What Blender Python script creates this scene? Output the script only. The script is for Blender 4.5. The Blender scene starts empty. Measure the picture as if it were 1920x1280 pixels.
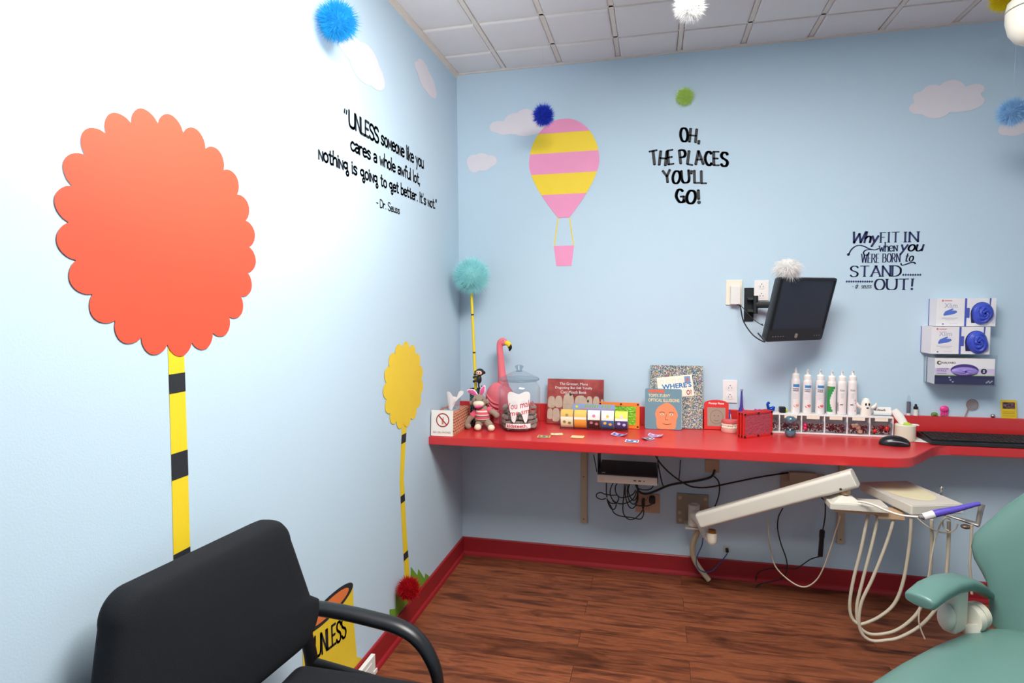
import bpy, bmesh, math, random
from mathutils import Vector, Matrix
R = math.radians
PI = math.pi
SC = bpy.context.scene
COL = SC.collection
rnd = random.Random(7)

# ------------------------------------------------------------------ camera
CAM = Vector((0.96552, -2.90133, 1.30491))
YAW, PITCH, ROLL, FPX = -0.2340, -0.0636, -0.0074, 1115.46
_cy, _sy, _cp, _sp = math.cos(YAW), math.sin(YAW), math.cos(PITCH), math.sin(PITCH)
FWD = Vector((_sy*_cp, _cy*_cp, _sp))
_r0 = Vector((_cy, -_sy, 0)); _u0 = _r0.cross(FWD)
RGT = _r0*math.cos(ROLL) + _u0*math.sin(ROLL)
UPV = -_r0*math.sin(ROLL) + _u0*math.cos(ROLL)
cd = bpy.data.cameras.new('camera'); cam = bpy.data.objects.new('camera', cd); COL.objects.link(cam)
mw = Matrix((RGT, UPV, -FWD)).transposed().to_4x4(); mw.translation = CAM
cam.matrix_world = mw
cd.sensor_width = 36; cd.lens = FPX/1920*36; cd.clip_start = 0.02
SC.camera = cam

# ------------------------------------------------------------------ world, lights, exposure
H = 2.444                                     # ceiling height
w = bpy.data.worlds.new('world'); SC.world = w; w.use_nodes = True
w.node_tree.nodes['Background'].inputs[0].default_value = (0.75, 0.85, 1, 1)
w.node_tree.nodes['Background'].inputs[1].default_value = 0.05
SC.view_settings.view_transform = 'Standard'; SC.view_settings.look = 'None'
SC.view_settings.gamma = 1; SC.view_settings.use_curve_mapping = False
SC.view_settings.exposure = 1.24
SC.cycles.transparent_max_bounces = 40
PANEL_POWER = 11.0                            # emission of the ceiling light diffusers
FLASH_POWER = 64.0
def lamp_spot(name, loc, target, power, angle, blend, radius, col=(1, 1, 1)):
    l = bpy.data.lights.new(name, 'SPOT'); l.energy = power; l.spot_size = R(angle); l.spot_blend = blend
    l.shadow_soft_size = radius; l.color = col
    o = bpy.data.objects.new(name, l); COL.objects.link(o); o.location = loc
    o.rotation_euler = (Vector(target) - Vector(loc)).to_track_quat('-Z', 'Y').to_euler()
    return o
# the photographer's flash head, tilted up at the left wall
lamp_spot('camera_flash', (0.98, -2.72, 1.46), (0.0, -1.5, 2.3), FLASH_POWER, 70, 1.0, 0.06, (1.0, 1.0, 1.0))

def at(px, py, x=None, y=None, z=None, d=None):
    r = FWD + RGT*((px-960)/FPX) - UPV*((py-640)/FPX)
    if x is not None: t = (x-CAM.x)/r.x
    elif y is not None: t = (y-CAM.y)/r.y
    elif z is not None: t = (z-CAM.z)/r.z
    else: t = d
    return CAM + r*t

# ------------------------------------------------------------------ materials
_mats = {}
def lin(c):
    c = c/255.0
    return c/12.92 if c <= .04045 else ((c+.055)/1.055)**2.4
def rgb(c): return (lin(c[0]), lin(c[1]), lin(c[2]), 1)
def M(name, c=(200, 200, 200), rough=.5, metal=0, spec=.5, bump=0, bscale=200, var=.03, vscale=14, emit=0, coat=0, sheen=0):
    """A node material: base colour with a little noise variation, optional fine bump."""
    if name in _mats: return _mats[name]
    m = bpy.data.materials.new(name); m.use_nodes = True; _mats[name] = m
    nt = m.node_tree; b = nt.nodes['Principled BSDF']
    tc = nt.nodes.new('ShaderNodeTexCoord')
    nz = nt.nodes.new('ShaderNodeTexNoise'); nz.inputs['Scale'].default_value = vscale; nz.inputs['Detail'].default_value = 3
    nt.links.new(tc.outputs['Object'], nz.inputs['Vector'])
    mx = nt.nodes.new('ShaderNodeMix'); mx.data_type = 'RGBA'
    k = rgb(c)
    mx.inputs[6].default_value = tuple(v*(1-var) for v in k[:3]) + (1,)
    mx.inputs[7].default_value = tuple(min(1, v*(1+var)) for v in k[:3]) + (1,)
    nt.links.new(nz.outputs['Fac'], mx.inputs[0]); nt.links.new(mx.outputs[2], b.inputs['Base Color'])
    b.inputs['Roughness'].default_value = rough; b.inputs['Metallic'].default_value = metal
    b.inputs['Specular IOR Level'].default_value = spec
    if coat: b.inputs['Coat Weight'].default_value = coat
    if sheen: b.inputs['Sheen Weight'].default_value = sheen
    if bump:
        n2 = nt.nodes.new('ShaderNodeTexNoise'); n2.inputs['Scale'].default_value = bscale; n2.inputs['Detail'].default_value = 2
        bp = nt.nodes.new('ShaderNodeBump'); bp.inputs['Strength'].default_value = bump; bp.inputs['Distance'].default_value = .002
        nt.links.new(tc.outputs['Object'], n2.inputs['Vector']); nt.links.new(n2.outputs['Fac'], bp.inputs['Height'])
        nt.links.new(bp.outputs['Normal'], b.inputs['Normal'])
    if emit:
        b.inputs['Emission Color'].default_value = k; b.inputs['Emission Strength'].default_value = emit
    return m

def glassy(name, tint=(235, 242, 245), refl=.10, rough=.03):
    """Thin clear pane: see-through with a Fresnel gloss."""
    if name in _mats: return _mats[name]
    m = bpy.data.materials.new(name); m.use_nodes = True; _mats[name] = m
    nt = m.node_tree; nt.nodes.clear()
    out = nt.nodes.new('ShaderNodeOutputMaterial')
    tr = nt.nodes.new('ShaderNodeBsdfTransparent'); tr.inputs[0].default_value = rgb(tint)
    gl = nt.nodes.new('ShaderNodeBsdfGlossy'); gl.inputs['Roughness'].default_value = rough
    lw = nt.nodes.new('ShaderNodeLayerWeight')
    pw = nt.nodes.new('ShaderNodeMath'); pw.operation = 'POWER'; pw.inputs[1].default_value = 3.5
    nt.links.new(lw.outputs['Facing'], pw.inputs[0])
    ma = nt.nodes.new('ShaderNodeMath'); ma.operation = 'MULTIPLY_ADD'; ma.inputs[1].default_value = .45; ma.inputs[2].default_value = refl*.3
    nt.links.new(pw.outputs[0], ma.inputs[0])
    mx = nt.nodes.new('ShaderNodeMixShader')
    nt.links.new(ma.outputs[0], mx.inputs[0]); nt.links.new(tr.outputs[0], mx.inputs[1]); nt.links.new(gl.outputs[0], mx.inputs[2])
    nt.links.new(mx.outputs[0], out.inputs[0])
    return m

def ramp_mat(name, kind, stops, scale, rough=.6, stretch=(1, 1, 1), spec=.3, detail=4, rand=1.0):
    """Noise or Voronoi cells through a colour ramp."""
    if name in _mats: return _mats[name]
    m = bpy.data.materials.new(name); m.use_nodes = True; _mats[name] = m
    nt = m.node_tree; b = nt.nodes['Principled BSDF']
    tc = nt.nodes.new('ShaderNodeTexCoord'); mp = nt.nodes.new('ShaderNodeMapping'); mp.inputs['Scale'].default_value = stretch
    nt.links.new(tc.outputs['Object'], mp.inputs[0])
    cr = nt.nodes.new('ShaderNodeValToRGB'); e = cr.color_ramp.elements
    while len(e) < len(stops): e.new(.5)
    for i, (p, c) in enumerate(stops): e[i].position = p; e[i].color = rgb(c)
    if kind == 'noise':
        t = nt.nodes.new('ShaderNodeTexNoise'); t.inputs['Scale'].default_value = scale; t.inputs['Detail'].default_value = detail
        nt.links.new(mp.outputs[0], t.inputs['Vector']); nt.links.new(t.outputs['Fac'], cr.inputs[0])
    else:
        t = nt.nodes.new('ShaderNodeTexVoronoi'); t.inputs['Scale'].default_value = scale; t.inputs['Randomness'].default_value = rand
        nt.links.new(mp.outputs[0], t.inputs['Vector'])
        sx = nt.nodes.new('ShaderNodeSeparateColor'); nt.links.new(t.outputs['Color'], sx.inputs[0]); nt.links.new(sx.outputs[0], cr.inputs[0])
        cr.color_ramp.interpolation = 'CONSTANT'
    nt.links.new(cr.outputs[0], b.inputs['Base Color']); b.inputs['Roughness'].default_value = rough; b.inputs['Specular IOR Level'].default_value = spec
    return m

def wood_floor():
    m = bpy.data.materials.new('wood_plank'); m.use_nodes = True
    nt = m.node_tree; b = nt.nodes['Principled BSDF']; L = nt.links.new
    tc = nt.nodes.new('ShaderNodeTexCoord')
    br = nt.nodes.new('ShaderNodeTexBrick'); br.offset = .37; br.offset_frequency = 2
    br.inputs['Color1'].default_value = (0, 0, 0, 1); br.inputs['Color2'].default_value = (1, 1, 1, 1)
    br.inputs['Scale'].default_value = 1; br.inputs['Brick Width'].default_value = 1.1; br.inputs['Row Height'].default_value = .12
    br.inputs['Mortar Size'].default_value = .0009; br.inputs['Mortar'].default_value = (.5, .5, .5, 1); br.inputs['Bias'].default_value = 0
    L(tc.outputs['Object'], br.inputs['Vector'])
    sep = nt.nodes.new('ShaderNodeSeparateColor'); L(br.outputs['Color'], sep.inputs[0])
    # each plank shifts its own grain
    sh = nt.nodes.new('ShaderNodeVectorMath'); sh.operation = 'MULTIPLY_ADD'
    comb = nt.nodes.new('ShaderNodeCombineXYZ'); L(sep.outputs[0], comb.inputs[0]); L(sep.outputs[0], comb.inputs[1])
    L(comb.outputs[0], sh.inputs[0]); sh.inputs[1].default_value = (7, 3, 0); L(tc.outputs['Object'], sh.inputs[2])
    def noise(scale, stretch, detail, dist=0):
        mp = nt.nodes.new('ShaderNodeMapping'); mp.inputs['Scale'].default_value = stretch; L(sh.outputs[0], mp.inputs[0])
        n = nt.nodes.new('ShaderNodeTexNoise'); n.inputs['Scale'].default_value = scale; n.inputs['Detail'].default_value = detail
        n.inputs['Distortion'].default_value = dist; L(mp.outputs[0], n.inputs['Vector']); return n
    def ramp(src, stops):
        cr = nt.nodes.new('ShaderNodeValToRGB'); e = cr.color_ramp.elements
        while len(e) < len(stops): e.new(.5)
        for i, (p, c) in enumerate(stops): e[i].position = p; e[i].color = c
        L(src, cr.inputs[0]); return cr
    g = noise(5, (1, 8, 1), 7, .8)
    base = ramp(g.outputs['Fac'], [(.28, rgb((78, 43, 31))), (.43, rgb((114, 63, 41))), (.58, rgb((140, 80, 51))), (.78, rgb((106, 58, 40)))])
    fine = noise(40, (1, 12, 1), 4)
    fr = ramp(fine.outputs['Fac'], [(.3, (.72, .72, .72, 1)), (.7, (1.12, 1.12, 1.12, 1))])
    mul = nt.nodes.new('ShaderNodeMix'); mul.data_type = 'RGBA'; mul.blend_type = 'MULTIPLY'; mul.inputs[0].default_value = .6
    L(base.outputs[0], mul.inputs[6]); L(fr.outputs[0], mul.inputs[7])
    kn = noise(3.4, (1, 2.8, 1), 6, 1.1)
    kr = ramp(kn.outputs['Fac'], [(.555, (1, 1, 1, 1)), (.70, (.45, .43, .44, 1))])
    mu2 = nt.nodes.new('ShaderNodeMix'); mu2.data_type = 'RGBA'; mu2.blend_type = 'MULTIPLY'; mu2.inputs[0].default_value = 1
    L(mul.outputs[2], mu2.inputs[6]); L(kr.outputs[0], mu2.inputs[7])
    pv = ramp(sep.outputs[0], [(0, (.84, .83, .83, 1)), (1, (1.14, 1.14, 1.14, 1))])
    mu3 = nt.nodes.new('ShaderNodeMix'); mu3.data_type = 'RGBA'; mu3.blend_type = 'MULTIPLY'; mu3.inputs[0].default_value = 1
    L(mu2.outputs[2], mu3.inputs[6]); L(pv.outputs[0], mu3.inputs[7])
    mr = nt.nodes.new('ShaderNodeMix'); mr.data_type = 'RGBA'
    L(br.outputs['Fac'], mr.inputs[0]); L(mu3.outputs[2], mr.inputs[6]); mr.inputs[7].default_value = rgb((66, 36, 26))
    L(mr.outputs[2], b.inputs['Base Color'])
    b.inputs['Roughness'].default_value = .45; b.inputs['Specular IOR Level'].default_value = .3
    bp = nt.nodes.new('ShaderNodeBump'); bp.inputs['Strength'].default_value = .15; bp.inputs['Distance'].default_value = .001
    L(fine.outputs['Fac'], bp.inputs['Height']); L(bp.outputs[0], b.inputs['Normal'])
    return m

def brick_mat(name, c1, c2, mortar, bw, rh, ms):
    m = bpy.data.materials.new(name); m.use_nodes = True; _mats[name] = m
    nt = m.node_tree; b = nt.nodes['Principled BSDF']
    tc = nt.nodes.new('ShaderNodeTexCoord')
    sx = nt.nodes.new('ShaderNodeSeparateXYZ'); nt.links.new(tc.outputs['Object'], sx.inputs[0])
    ad = nt.nodes.new('ShaderNodeMath'); nt.links.new(sx.outputs[0], ad.inputs[0]); nt.links.new(sx.outputs[1], ad.inputs[1])
    cb = nt.nodes.new('ShaderNodeCombineXYZ'); nt.links.new(ad.outputs[0], cb.inputs[0]); nt.links.new(sx.outputs[2], cb.inputs[1])
    br = nt.nodes.new('ShaderNodeTexBrick'); br.inputs['Scale'].default_value = 1
    br.inputs['Color1'].default_value = rgb(c1); br.inputs['Color2'].default_value = rgb(c2); br.inputs['Mortar'].default_value = rgb(mortar)
    br.inputs['Brick Width'].default_value = bw; br.inputs['Row Height'].default_value = rh; br.inputs['Mortar Size'].default_value = ms
    nt.links.new(cb.outputs[0], br.inputs['Vector']); nt.links.new(br.outputs[0], b.inputs['Base Color']); b.inputs['Roughness'].default_value = .7
    return m

# ------------------------------------------------------------------ mesh helpers
def nb(): return bmesh.new()
def quad_grid(bm, rows, mi=0, closed=False, flip=False):
    """rows of Vectors -> faces; closed joins each row's end to its start"""
    vv = [[bm.verts.new(p) for p in r] for r in rows]
    n = len(vv[0])
    for a, b in zip(vv, vv[1:]):
        for i in range(n if closed else n-1):
            j = (i+1) % n
            q = (a[i], a[j], b[j], b[i])
            try:
                f = bm.faces.new(q[::-1] if flip else q); f.material_index = mi; f.smooth = True
            except ValueError: pass
    return vv
def cap(bm, ring, mi=0, flip=False):
    try:
        f = bm.faces.new(ring[::-1] if flip else ring); f.material_index = mi; return f
    except ValueError: return None
def add_part(bm, tmp, mat=None, mi=0, warp=None):
    if warp:
        for v in tmp.verts: v.co = warp(v.co)
    if mat is not None: tmp.transform(mat)
    for f in tmp.faces: f.material_index = mi; f.smooth = True
    me = bpy.data.meshes.new('t'); tmp.to_mesh(me); tmp.free()
    bm.from_mesh(me); bpy.data.meshes.remove(me)
def box(bm, lo, hi, mi=0, bev=0, seg=2, mat=None, cuts=0, warp=None):
    t = bmesh.new(); bmesh.ops.create_cube(t, size=1)
    lo, hi = Vector(lo), Vector(hi); s = hi-lo; c = (lo+hi)/2
    for v in t.verts: v.co = Vector((v.co.x*s.x, v.co.y*s.y, v.co.z*s.z)) + c
    if bev: bmesh.ops.bevel(t, geom=t.edges[:], offset=min(bev, min(s)*.49), segments=seg, profile=.5, affect='EDGES')
    if cuts: bmesh.ops.subdivide_edges(t, edges=t.edges[:], cuts=cuts, use_grid_fill=True)
    add_part(bm, t, mat, mi, warp)
def rbox(bm, c, s, mi=0, bev=0, seg=2, rot=(0, 0, 0), cuts=0, warp=None):
    """centre, size, Euler rotation"""
    from mathutils import Euler
    m = Matrix.Translation(Vector(c)) @ Euler(rot).to_matrix().to_4x4()
    h = Vector(s)/2
    box(bm, -h, h, mi, bev, seg, m, cuts, warp)
def ball(bm, c, r, mi=0, u=20, v=12, rot=(0, 0, 0), warp=None):
    from mathutils import Euler
    t = bmesh.new(); bmesh.ops.create_uvsphere(t, u_segments=u, v_segments=v, radius=1)
    if not hasattr(r, '__len__'): r = (r, r, r)
    m = Matrix.Translation(Vector(c)) @ Euler(rot).to_matrix().to_4x4() @ Matrix.Diagonal((r[0], r[1], r[2], 1))
    add_part(bm, t, m, mi, warp)
def lathe(bm, c, prof, mi=0, n=32, axis='Z', caps=True):
    """prof: (radius, height) pairs bottom to top"""
    rows = []
    for r, h in prof:
        row = []
        for i in range(n):
            a = 2*PI*i/n; x, y = r*math.cos(a), r*math.sin(a)
            p = Vector((x, y, h)) if axis == 'Z' else (Vector((x, h, -y)) if axis == 'Y' else Vector((h, x, y)))
            row.append(p + Vector(c))
        rows.append(row)
    vv = quad_grid(bm, rows, mi, closed=True)
    if caps:
        if prof[0][0] > 1e-5: cap(bm, vv[0], mi, True)
        if prof[-1][0] > 1e-5: cap(bm, vv[-1], mi)
def spline(pts, n=8, closed=False):
    P = [Vector(p) for p in pts]
    if len(P) < 3: return P
    out = []; m = len(P)
    rng = range(m) if closed else range(m-1)
    for i in rng:
        if closed: p0, p1, p2, p3 = P[i-1], P[i], P[(i+1) % m], P[(i+2) % m]
        else: p0, p1, p2, p3 = P[max(i-1, 0)], P[i], P[i+1], P[min(i+2, m-1)]
        for k in range(n):
            t = k/n
            out.append(.5*((2*p1) + (p2-p0)*t + (2*p0-5*p1+4*p2-p3)*t*t + (3*p1-p0-3*p2+p3)*t**3))
    out.append(P[0].copy() if closed else P[-1].copy())
    return out
def tube(bm, pts, r, mi=0, n=10, smooth=6, flat=1.0, flat_up=None, caps=True):
    """swept tube; r a number or one radius per control point"""
    k = len(pts); rs = list(r) if hasattr(r, '__len__') else [r]*k
    if smooth and k > 2:
        sp = spline(pts, smooth); rr = []
        for i in range(len(sp)):
            f = i/smooth; j = min(int(f), k-2); t = f-j; rr.append(rs[j]*(1-t)+rs[j+1]*t)
    else: sp = [Vector(p) for p in pts]; rr = rs
    up = None; rows = []
    for i, p in enumerate(sp):
        d = (sp[min(i+1, len(sp)-1)] - sp[max(i-1, 0)])
        if d.length < 1e-9: d = Vector((0, 0, 1))
        d.normalize()
        if up is None:
            up = Vector(flat_up) if flat_up else (Vector((0, 0, 1)) if abs(d.z) < .9 else Vector((0, 1, 0)))
        elif flat_up: up = Vector(flat_up)
        u = (up - d*up.dot(d))
        if u.length < 1e-6: u = d.orthogonal()
        u.normalize(); s = d.cross(u); up = u
        rows.append([p + (u*math.sin(2*PI*a/n)*flat + s*math.cos(2*PI*a/n))*rr[i] for a in range(n)])
    vv = quad_grid(bm, rows, mi, closed=True, flip=True)
    if caps: cap(bm, vv[0], mi); cap(bm, vv[-1], mi, True)
def poly(bm, pts, mi=0):
    vs = [bm.verts.new(p) for p in pts]
    f = bm.faces.new(vs); f.material_index = mi; return f
def prism(bm, pts2, place, depth, mi=0, side_mi=None):
    """outline (u,v) pushed from w=0 to w=depth through place(u,v,w)"""
    a = [bm.verts.new(place(u, v, 0)) for u, v in pts2]; b = [bm.verts.new(place(u, v, depth)) for u, v in pts2]
    n = len(a)
    f = bm.faces.new(a[::-1]); f.material_index = mi
    f = bm.faces.new(b); f.material_index = mi
    for i in range(n):
        j = (i+1) % n; f = bm.faces.new((a[i], a[j], b[j], b[i])); f.material_index = mi if side_mi is None else side_mi
def rrect(w, h, r, n=5, cx=0, cy=0):
    out = []
    for sx, sy, a0 in ((1, 1, 0), (-1, 1, 90), (-1, -1, 180), (1, -1, 270)):
        for i in range(n+1):
            a = R(a0+90*i/n); out.append((cx+sx*(w/2-r)+r*math.cos(a), cy+sy*(h/2-r)+r*math.sin(a)))
    return out
def loft(bm, rings, mi=0, caps=True):
    vv = quad_grid(bm, rings, mi, closed=True)
    if caps: cap(bm, vv[0], mi, True); cap(bm, vv[-1], mi)

# ------------------------------------------------------------------ linking, naming, describing
def base_of(o):
    v = Vector((0, 0, 0))
    while o is not None: v += o.location; o = o.parent
    return v
def tag(o, label=None, cat=None, group=None, kind=None):
    if label: o['label'] = label
    if cat: o['category'] = cat
    if group: o['group'] = group
    if kind: o['kind'] = kind
    return o
def thing(name, label, cat, loc, group=None):
    o = bpy.data.objects.new(name, None); COL.objects.link(o); o.location = loc; o.empty_display_size = .02
    return tag(o, label, cat, group)
def obj(name, bm, mats, parent=None, label=None, origin=None, sharp=38, wn=True, recalc=True):
    """link a bmesh built in world coordinates as ONE mesh object under parent"""
    off = base_of(parent) if parent else Vector((0, 0, 0))
    o_loc = Vector(origin) if origin is not None else Vector((0, 0, 0))
    if recalc: bmesh.ops.recalc_face_normals(bm, faces=bm.faces[:])
    for v in bm.verts: v.co -= off + (o_loc - off if origin is not None else Vector((0, 0, 0)))
    me = bpy.data.meshes.new(name); bm.to_mesh(me); bm.free()
    for m in (mats if isinstance(mats, (list, tuple)) else [mats]): me.materials.append(m)
    for p in me.polygons: p.use_smooth = True
    me.set_sharp_from_angle(angle=R(sharp))
    o = bpy.data.objects.new(name, me); COL.objects.link(o)
    if parent: o.parent = parent; o.location = (o_loc - off) if origin is not None else (0, 0, 0)
    else: o.location = o_loc
    if wn:
        md = o.modifiers.new('normals', 'WEIGHTED_NORMAL'); md.keep_sharp = True
    if label: o['label'] = label
    return o
def solo(name, bm, mats, label, cat, origin, group=None, kind=None, **k):
    o = obj(name, bm, mats, None, None, origin, **k); return tag(o, label, cat, group, kind)
def struct(name, bm, mats, parent=None, **k):
    o = obj(name, bm, mats, parent, **k); o['kind'] = 'structure'; return o
def copy_thing(o, loc, label, group=None, parent=None):
    c = o.copy(); COL.objects.link(c); c.location = loc
    if label: c['label'] = label
    if group: c['group'] = group
    def kids(src, dst):
        for ch in list(src.children):
            d = ch.copy(); COL.objects.link(d); d.parent = dst; kids(ch, d)
    kids(o, c)
    return c

# ------------------------------------------------------------------ lettering
def text(bm, s, place, w=None, h=None, mi=0, align='L', bold=0.0, res=2):
    """built-in font letters fitted into a box w x h, laid out by place(u, v); v=0 is the lowest ink"""
    cu = bpy.data.curves.new('t', 'FONT'); cu.body = s; cu.size = 1; cu.resolution_u = res; cu.offset = bold
    o = bpy.data.objects.new('t', cu); COL.objects.link(o)
    dg = bpy.context.evaluated_depsgraph_get(); ev = o.evaluated_get(dg)
    me = bpy.data.meshes.new_from_object(ev)
    bpy.data.objects.remove(o); bpy.data.curves.remove(cu)
    xs = [v.co.x for v in me.vertices]; ys = [v.co.y for v in me.vertices]
    x0, x1, y0, y1 = min(xs), max(xs), min(ys), max(ys)
    if h is None: sx = sy = w/(x1-x0)
    elif w is None: sx = sy = h/(y1-y0)
    else: sx, sy = w/(x1-x0), h/(y1-y0)
    ox = {'L': x0, 'C': (x0+x1)/2, 'R': x1}[align]
    vs = [bm.verts.new(place((v.co.x-ox)*sx, (v.co.y-y0)*sy)) for v in me.vertices]
    for p in me.polygons:
        try:
            f = bm.faces.new([vs[i] for i in p.vertices]); f.material_index = mi
        except ValueError: pass
    bpy.data.meshes.remove(me)
# hand-drawn letters: strokes on a 10-high grid; ~ smooth, @ smooth closed, . dot
GL = {
 'U': (6, ['~0,10 0,3 1,.5 3,0 5,.5 6,3 6,10']), 'N': (5, ['0,0 0,10 5,0 5,10']), 'L': (4, ['0,10 0,0 4,0']),
 'E': (4, ['0,0 0,10 4,10', '0,0 4,0', '0,5 3.2,5']), 'S': (5, ['~5,8.4 4,9.8 1.6,9.9 .3,8 1.1,6 4,4.3 4.9,2.4 3.9,.3 1.5,0 0,1.5']),
 'D': (5.5, ['0,0 0,10', '~0,10 3,9.6 5,7.4 5.3,5 5,2.6 3,.4 0,0']), 'I': (.6, ['.3,0 .3,10']),
 'O': (6, ['@3,10 1,9 0,5 1,1 3,0 5,1 6,5 5,9']), 'H': (5, ['0,0 0,10', '5,0 5,10', '0,5 5,5']), 'T': (6, ['0,10 6,10', '3,10 3,0']),
 'P': (4.6, ['0,0 0,10', '~0,10 3.4,9.8 4.6,7.4 3.4,5 0,4.6']), 'A': (6, ['0,0 3,10', '3,10 6,0', '1.2,3.6 4.8,3.6']),
 'C': (5, ['~5,8.4 3.6,10 1.5,9.2 0,5 1.5,.8 3.6,0 5,1.6']), 'Y': (6, ['0,10 3,5', '6,10 3,5', '3,5 3,0']),
 'G': (5.4, ['~5,8.4 3.6,10 1.5,9.2 0,5 1.5,.8 3.6,0 5.2,1.6', '5.2,0 5.2,4.4 3,4.4']), 'W': (8, ['0,10 1.8,0', '1.8,0 4,8.5', '4,8.5 6.2,0', '6.2,0 8,10']),
 'F': (4, ['0,0 0,10', '0,10 4,10', '0,5.2 3.2,5.2']), 'B': (4.8, ['0,0 0,10', '~0,10 3.2,9.7 4.2,7.7 3.2,5.6 0,5.3', '~0,5.3 3.6,5 4.8,2.7 3.6,.3 0,0']),
 'R': (5, ['0,0 0,10', '~0,10 3.4,9.7 4.4,7.5 3.4,5.3 0,5', '2.2,5 5,0']),
 '!': (1, ['.8,10 .5,3', '.0.5,.5']), "'": (1, ['.6,10 .2,7.6']), ',': (1, ['.6,.8 .1,-1.6']), '.': (1, ['.0.5,.4']), '"': (2.4, ['.6,10 .2,7.6', '2.2,10 1.8,7.6']),
 '-': (3, ['0,4 3,4']),
 's': (4, ['~4,5.1 2.5,6 .7,5.4 .7,4 2,3.2 3.6,2.2 3.6,.8 2,0 0,.8']), 'o': (4, ['@2,6 .5,5 0,3 .5,1 2,0 3.5,1 4,3 3.5,5']),
 'm': (5, ['0,0 .4,6 2.5,1.6 4.6,6 5,0']), 'e': (4, ['~0,3.2 4,3.5 3.6,5.2 2,6 .4,5 0,3 .6,.8 2,0 4,.8']), 'n': (3.6, ['0,0 0,6 3.6,0 3.6,6']),
 'l': (.6, ['.3,10 .3,0']), 'i': (.8, ['.4,6 .4,0', '.0.4,8.2']), 'k': (3.5, ['0,10 0,0', '3.5,6 0,2.4', '1,3.2 3.5,0']), 'y': (4, ['0,6 2,1.2', '4,6 1,-3.6']),
 'u': (4, ['~0,6 0,2 .8,.2 2.4,.1 4,1.8', '4,6 4,0']), 'c': (4, ['~4,5 2.5,6 .7,5.2 0,3 .7,.8 2.5,0 4,1']),
 'a': (3.8, ['~.2,5.4 1.6,6 3.2,5.4 3.6,3.8 3.6,0', '~3.6,3.5 1.2,3.2 0,1.8 .8,.2 2.4,.3 3.6,1.6']), 'r': (3, ['0,6 0,0', '~0,3.6 1,5.4 2.2,6 3,5.4']),
 'w': (5.2, ['0,6 1.2,0 2.6,4.5 4,0 5.2,6']), 'h': (3.6, ['0,10 0,0', '~0,3.6 1.2,5.6 2.8,5.6 3.5,4 3.6,0']), 'f': (3, ['~3,9.3 2,10 1.1,9 1,6 1,0', '0,6 3,6']),
 't': (3.2, ['~1.4,9 1.3,1.4 2,.1 3.2,.4', '0,6.2 3.2,6.2']), 'g': (4.6, ['@2,6 .4,5 0,3.6 .8,2 2,1.6 3.5,2.4 3.8,4.2 3.2,5.6', '3.8,6 3.8,0', '@3.8,0 2.7,-.8 2.3,-2.1 3.1,-3.3 4.3,-3.1 4.9,-1.7 4.5,-.4']),
 'b': (3.8, ['0,10 0,0', '~0,4.8 1.4,6 3.3,5.2 3.8,3 3.2,.7 1.6,0 0,1']), 'd': (3.8, ['3.8,10 3.8,0', '~3.8,4.8 2.4,6 .5,5.2 0,3 .6,.7 2.2,0 3.8,1']),
 ' ': (2.3, []),
}
def strokes(bm, pts, place, thick, thin, mi=0, caps=True):
    for a, b in zip(pts, pts[1:]):
        d = Vector((b[0]-a[0], b[1]-a[1]))
        if d.length < 1e-9: continue
        d.normalize(); k = abs(d.y)
        wd = (thin + (thick-thin)*k)/2
        n = Vector((-d.y, d.x))*wd; e = d*wd*.25 if caps else d*0
        try: poly(bm, [place(a[0]-n.x-e.x, a[1]-n.y-e.y), place(b[0]-n.x+e.x, b[1]-n.y+e.y), place(b[0]+n.x+e.x, b[1]+n.y+e.y), place(a[0]+n.x-e.x, a[1]+n.y-e.y)], mi)
        except ValueError: pass
def dot(bm, u, v, r, place, mi=0, n=10):
    poly(bm, [place(u+r*math.cos(2*PI*i/n), v+r*math.sin(2*PI*i/n)) for i in range(n)], mi)
def letters(bm, s, place, w, h, thick=1.0, thin=1.0, gap=1.4, slant=0, serif=False, jig=0, mi=0, seed=1, grid_h=10, taper=0):
    """hand-drawn letters fitted to width w; h is the height of the 10-unit grid; place(u, v) with v=0 the baseline"""
    rr = random.Random(seed)
    tot = sum(GL[c][0]+gap for c in s)-gap; sx = w/tot; sy = h/10.0; x = 0
    for ch in s:
        gw, st = GL[ch]; rot = R(rr.uniform(-jig, jig)); dy = rr.uniform(-jig, jig)*.05; cx = gw/2
        def tr(u, v, x=x, rot=rot, dy=dy, cx=cx):
            u -= cx; v -= 4
            u, v = u*math.cos(rot)-v*math.sin(rot)+cx, u*math.sin(rot)+v*math.cos(rot)+4+dy
            return ((x+u+slant*v)*sx, v*sy)
        k = (sx*sy)**.5
        for q in st:
            if q[0] == '.' and q.count(',') == 1 and q[1] != '0' or q.startswith('.0.'):
                a = [float(t) for t in q[1:].split(',')]; u, v = tr(*a); dot(bm, u, v, thick*k*.62, place, mi); continue
            cl = q[0]
            pts = [tuple(float(t) for t in p.split(',')) for p in q.lstrip('~@').split(' ')]
            if cl in '~@':
                sp = spline([Vector((a, b, 0)) for a, b in pts], 5, cl == '@'); P2 = [tr(p.x, p.y) for p in sp]
            else: P2 = [tr(*p) for p in pts]
            strokes(bm, P2, place, thick*k, thin*k, mi)
            if not serif:
                for p in P2[1:-1]: dot(bm, p[0], p[1], min(thick, thin)*k*.5, place, mi, 8)
                for p in (P2[0], P2[-1]): dot(bm, p[0], p[1], min(thick, thin)*k*.5, place, mi, 8)
            else:
                for i, j in ((0, 1), (-1, -2)):
                    a, b = pts[i], pts[j]
                    if abs(a[1]-b[1]) > abs(a[0]-b[0])*1.2 and (abs(a[1]) < .1 or abs(a[1]-10) < .1 or abs(a[1]-6) < .1):
                        p, q2 = tr(a[0]-1.0, a[1]), tr(a[0]+1.0, a[1])
                        strokes(bm, [p, q2], place, thin*k, thin*k, mi)
        x += gw+gap

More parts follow.
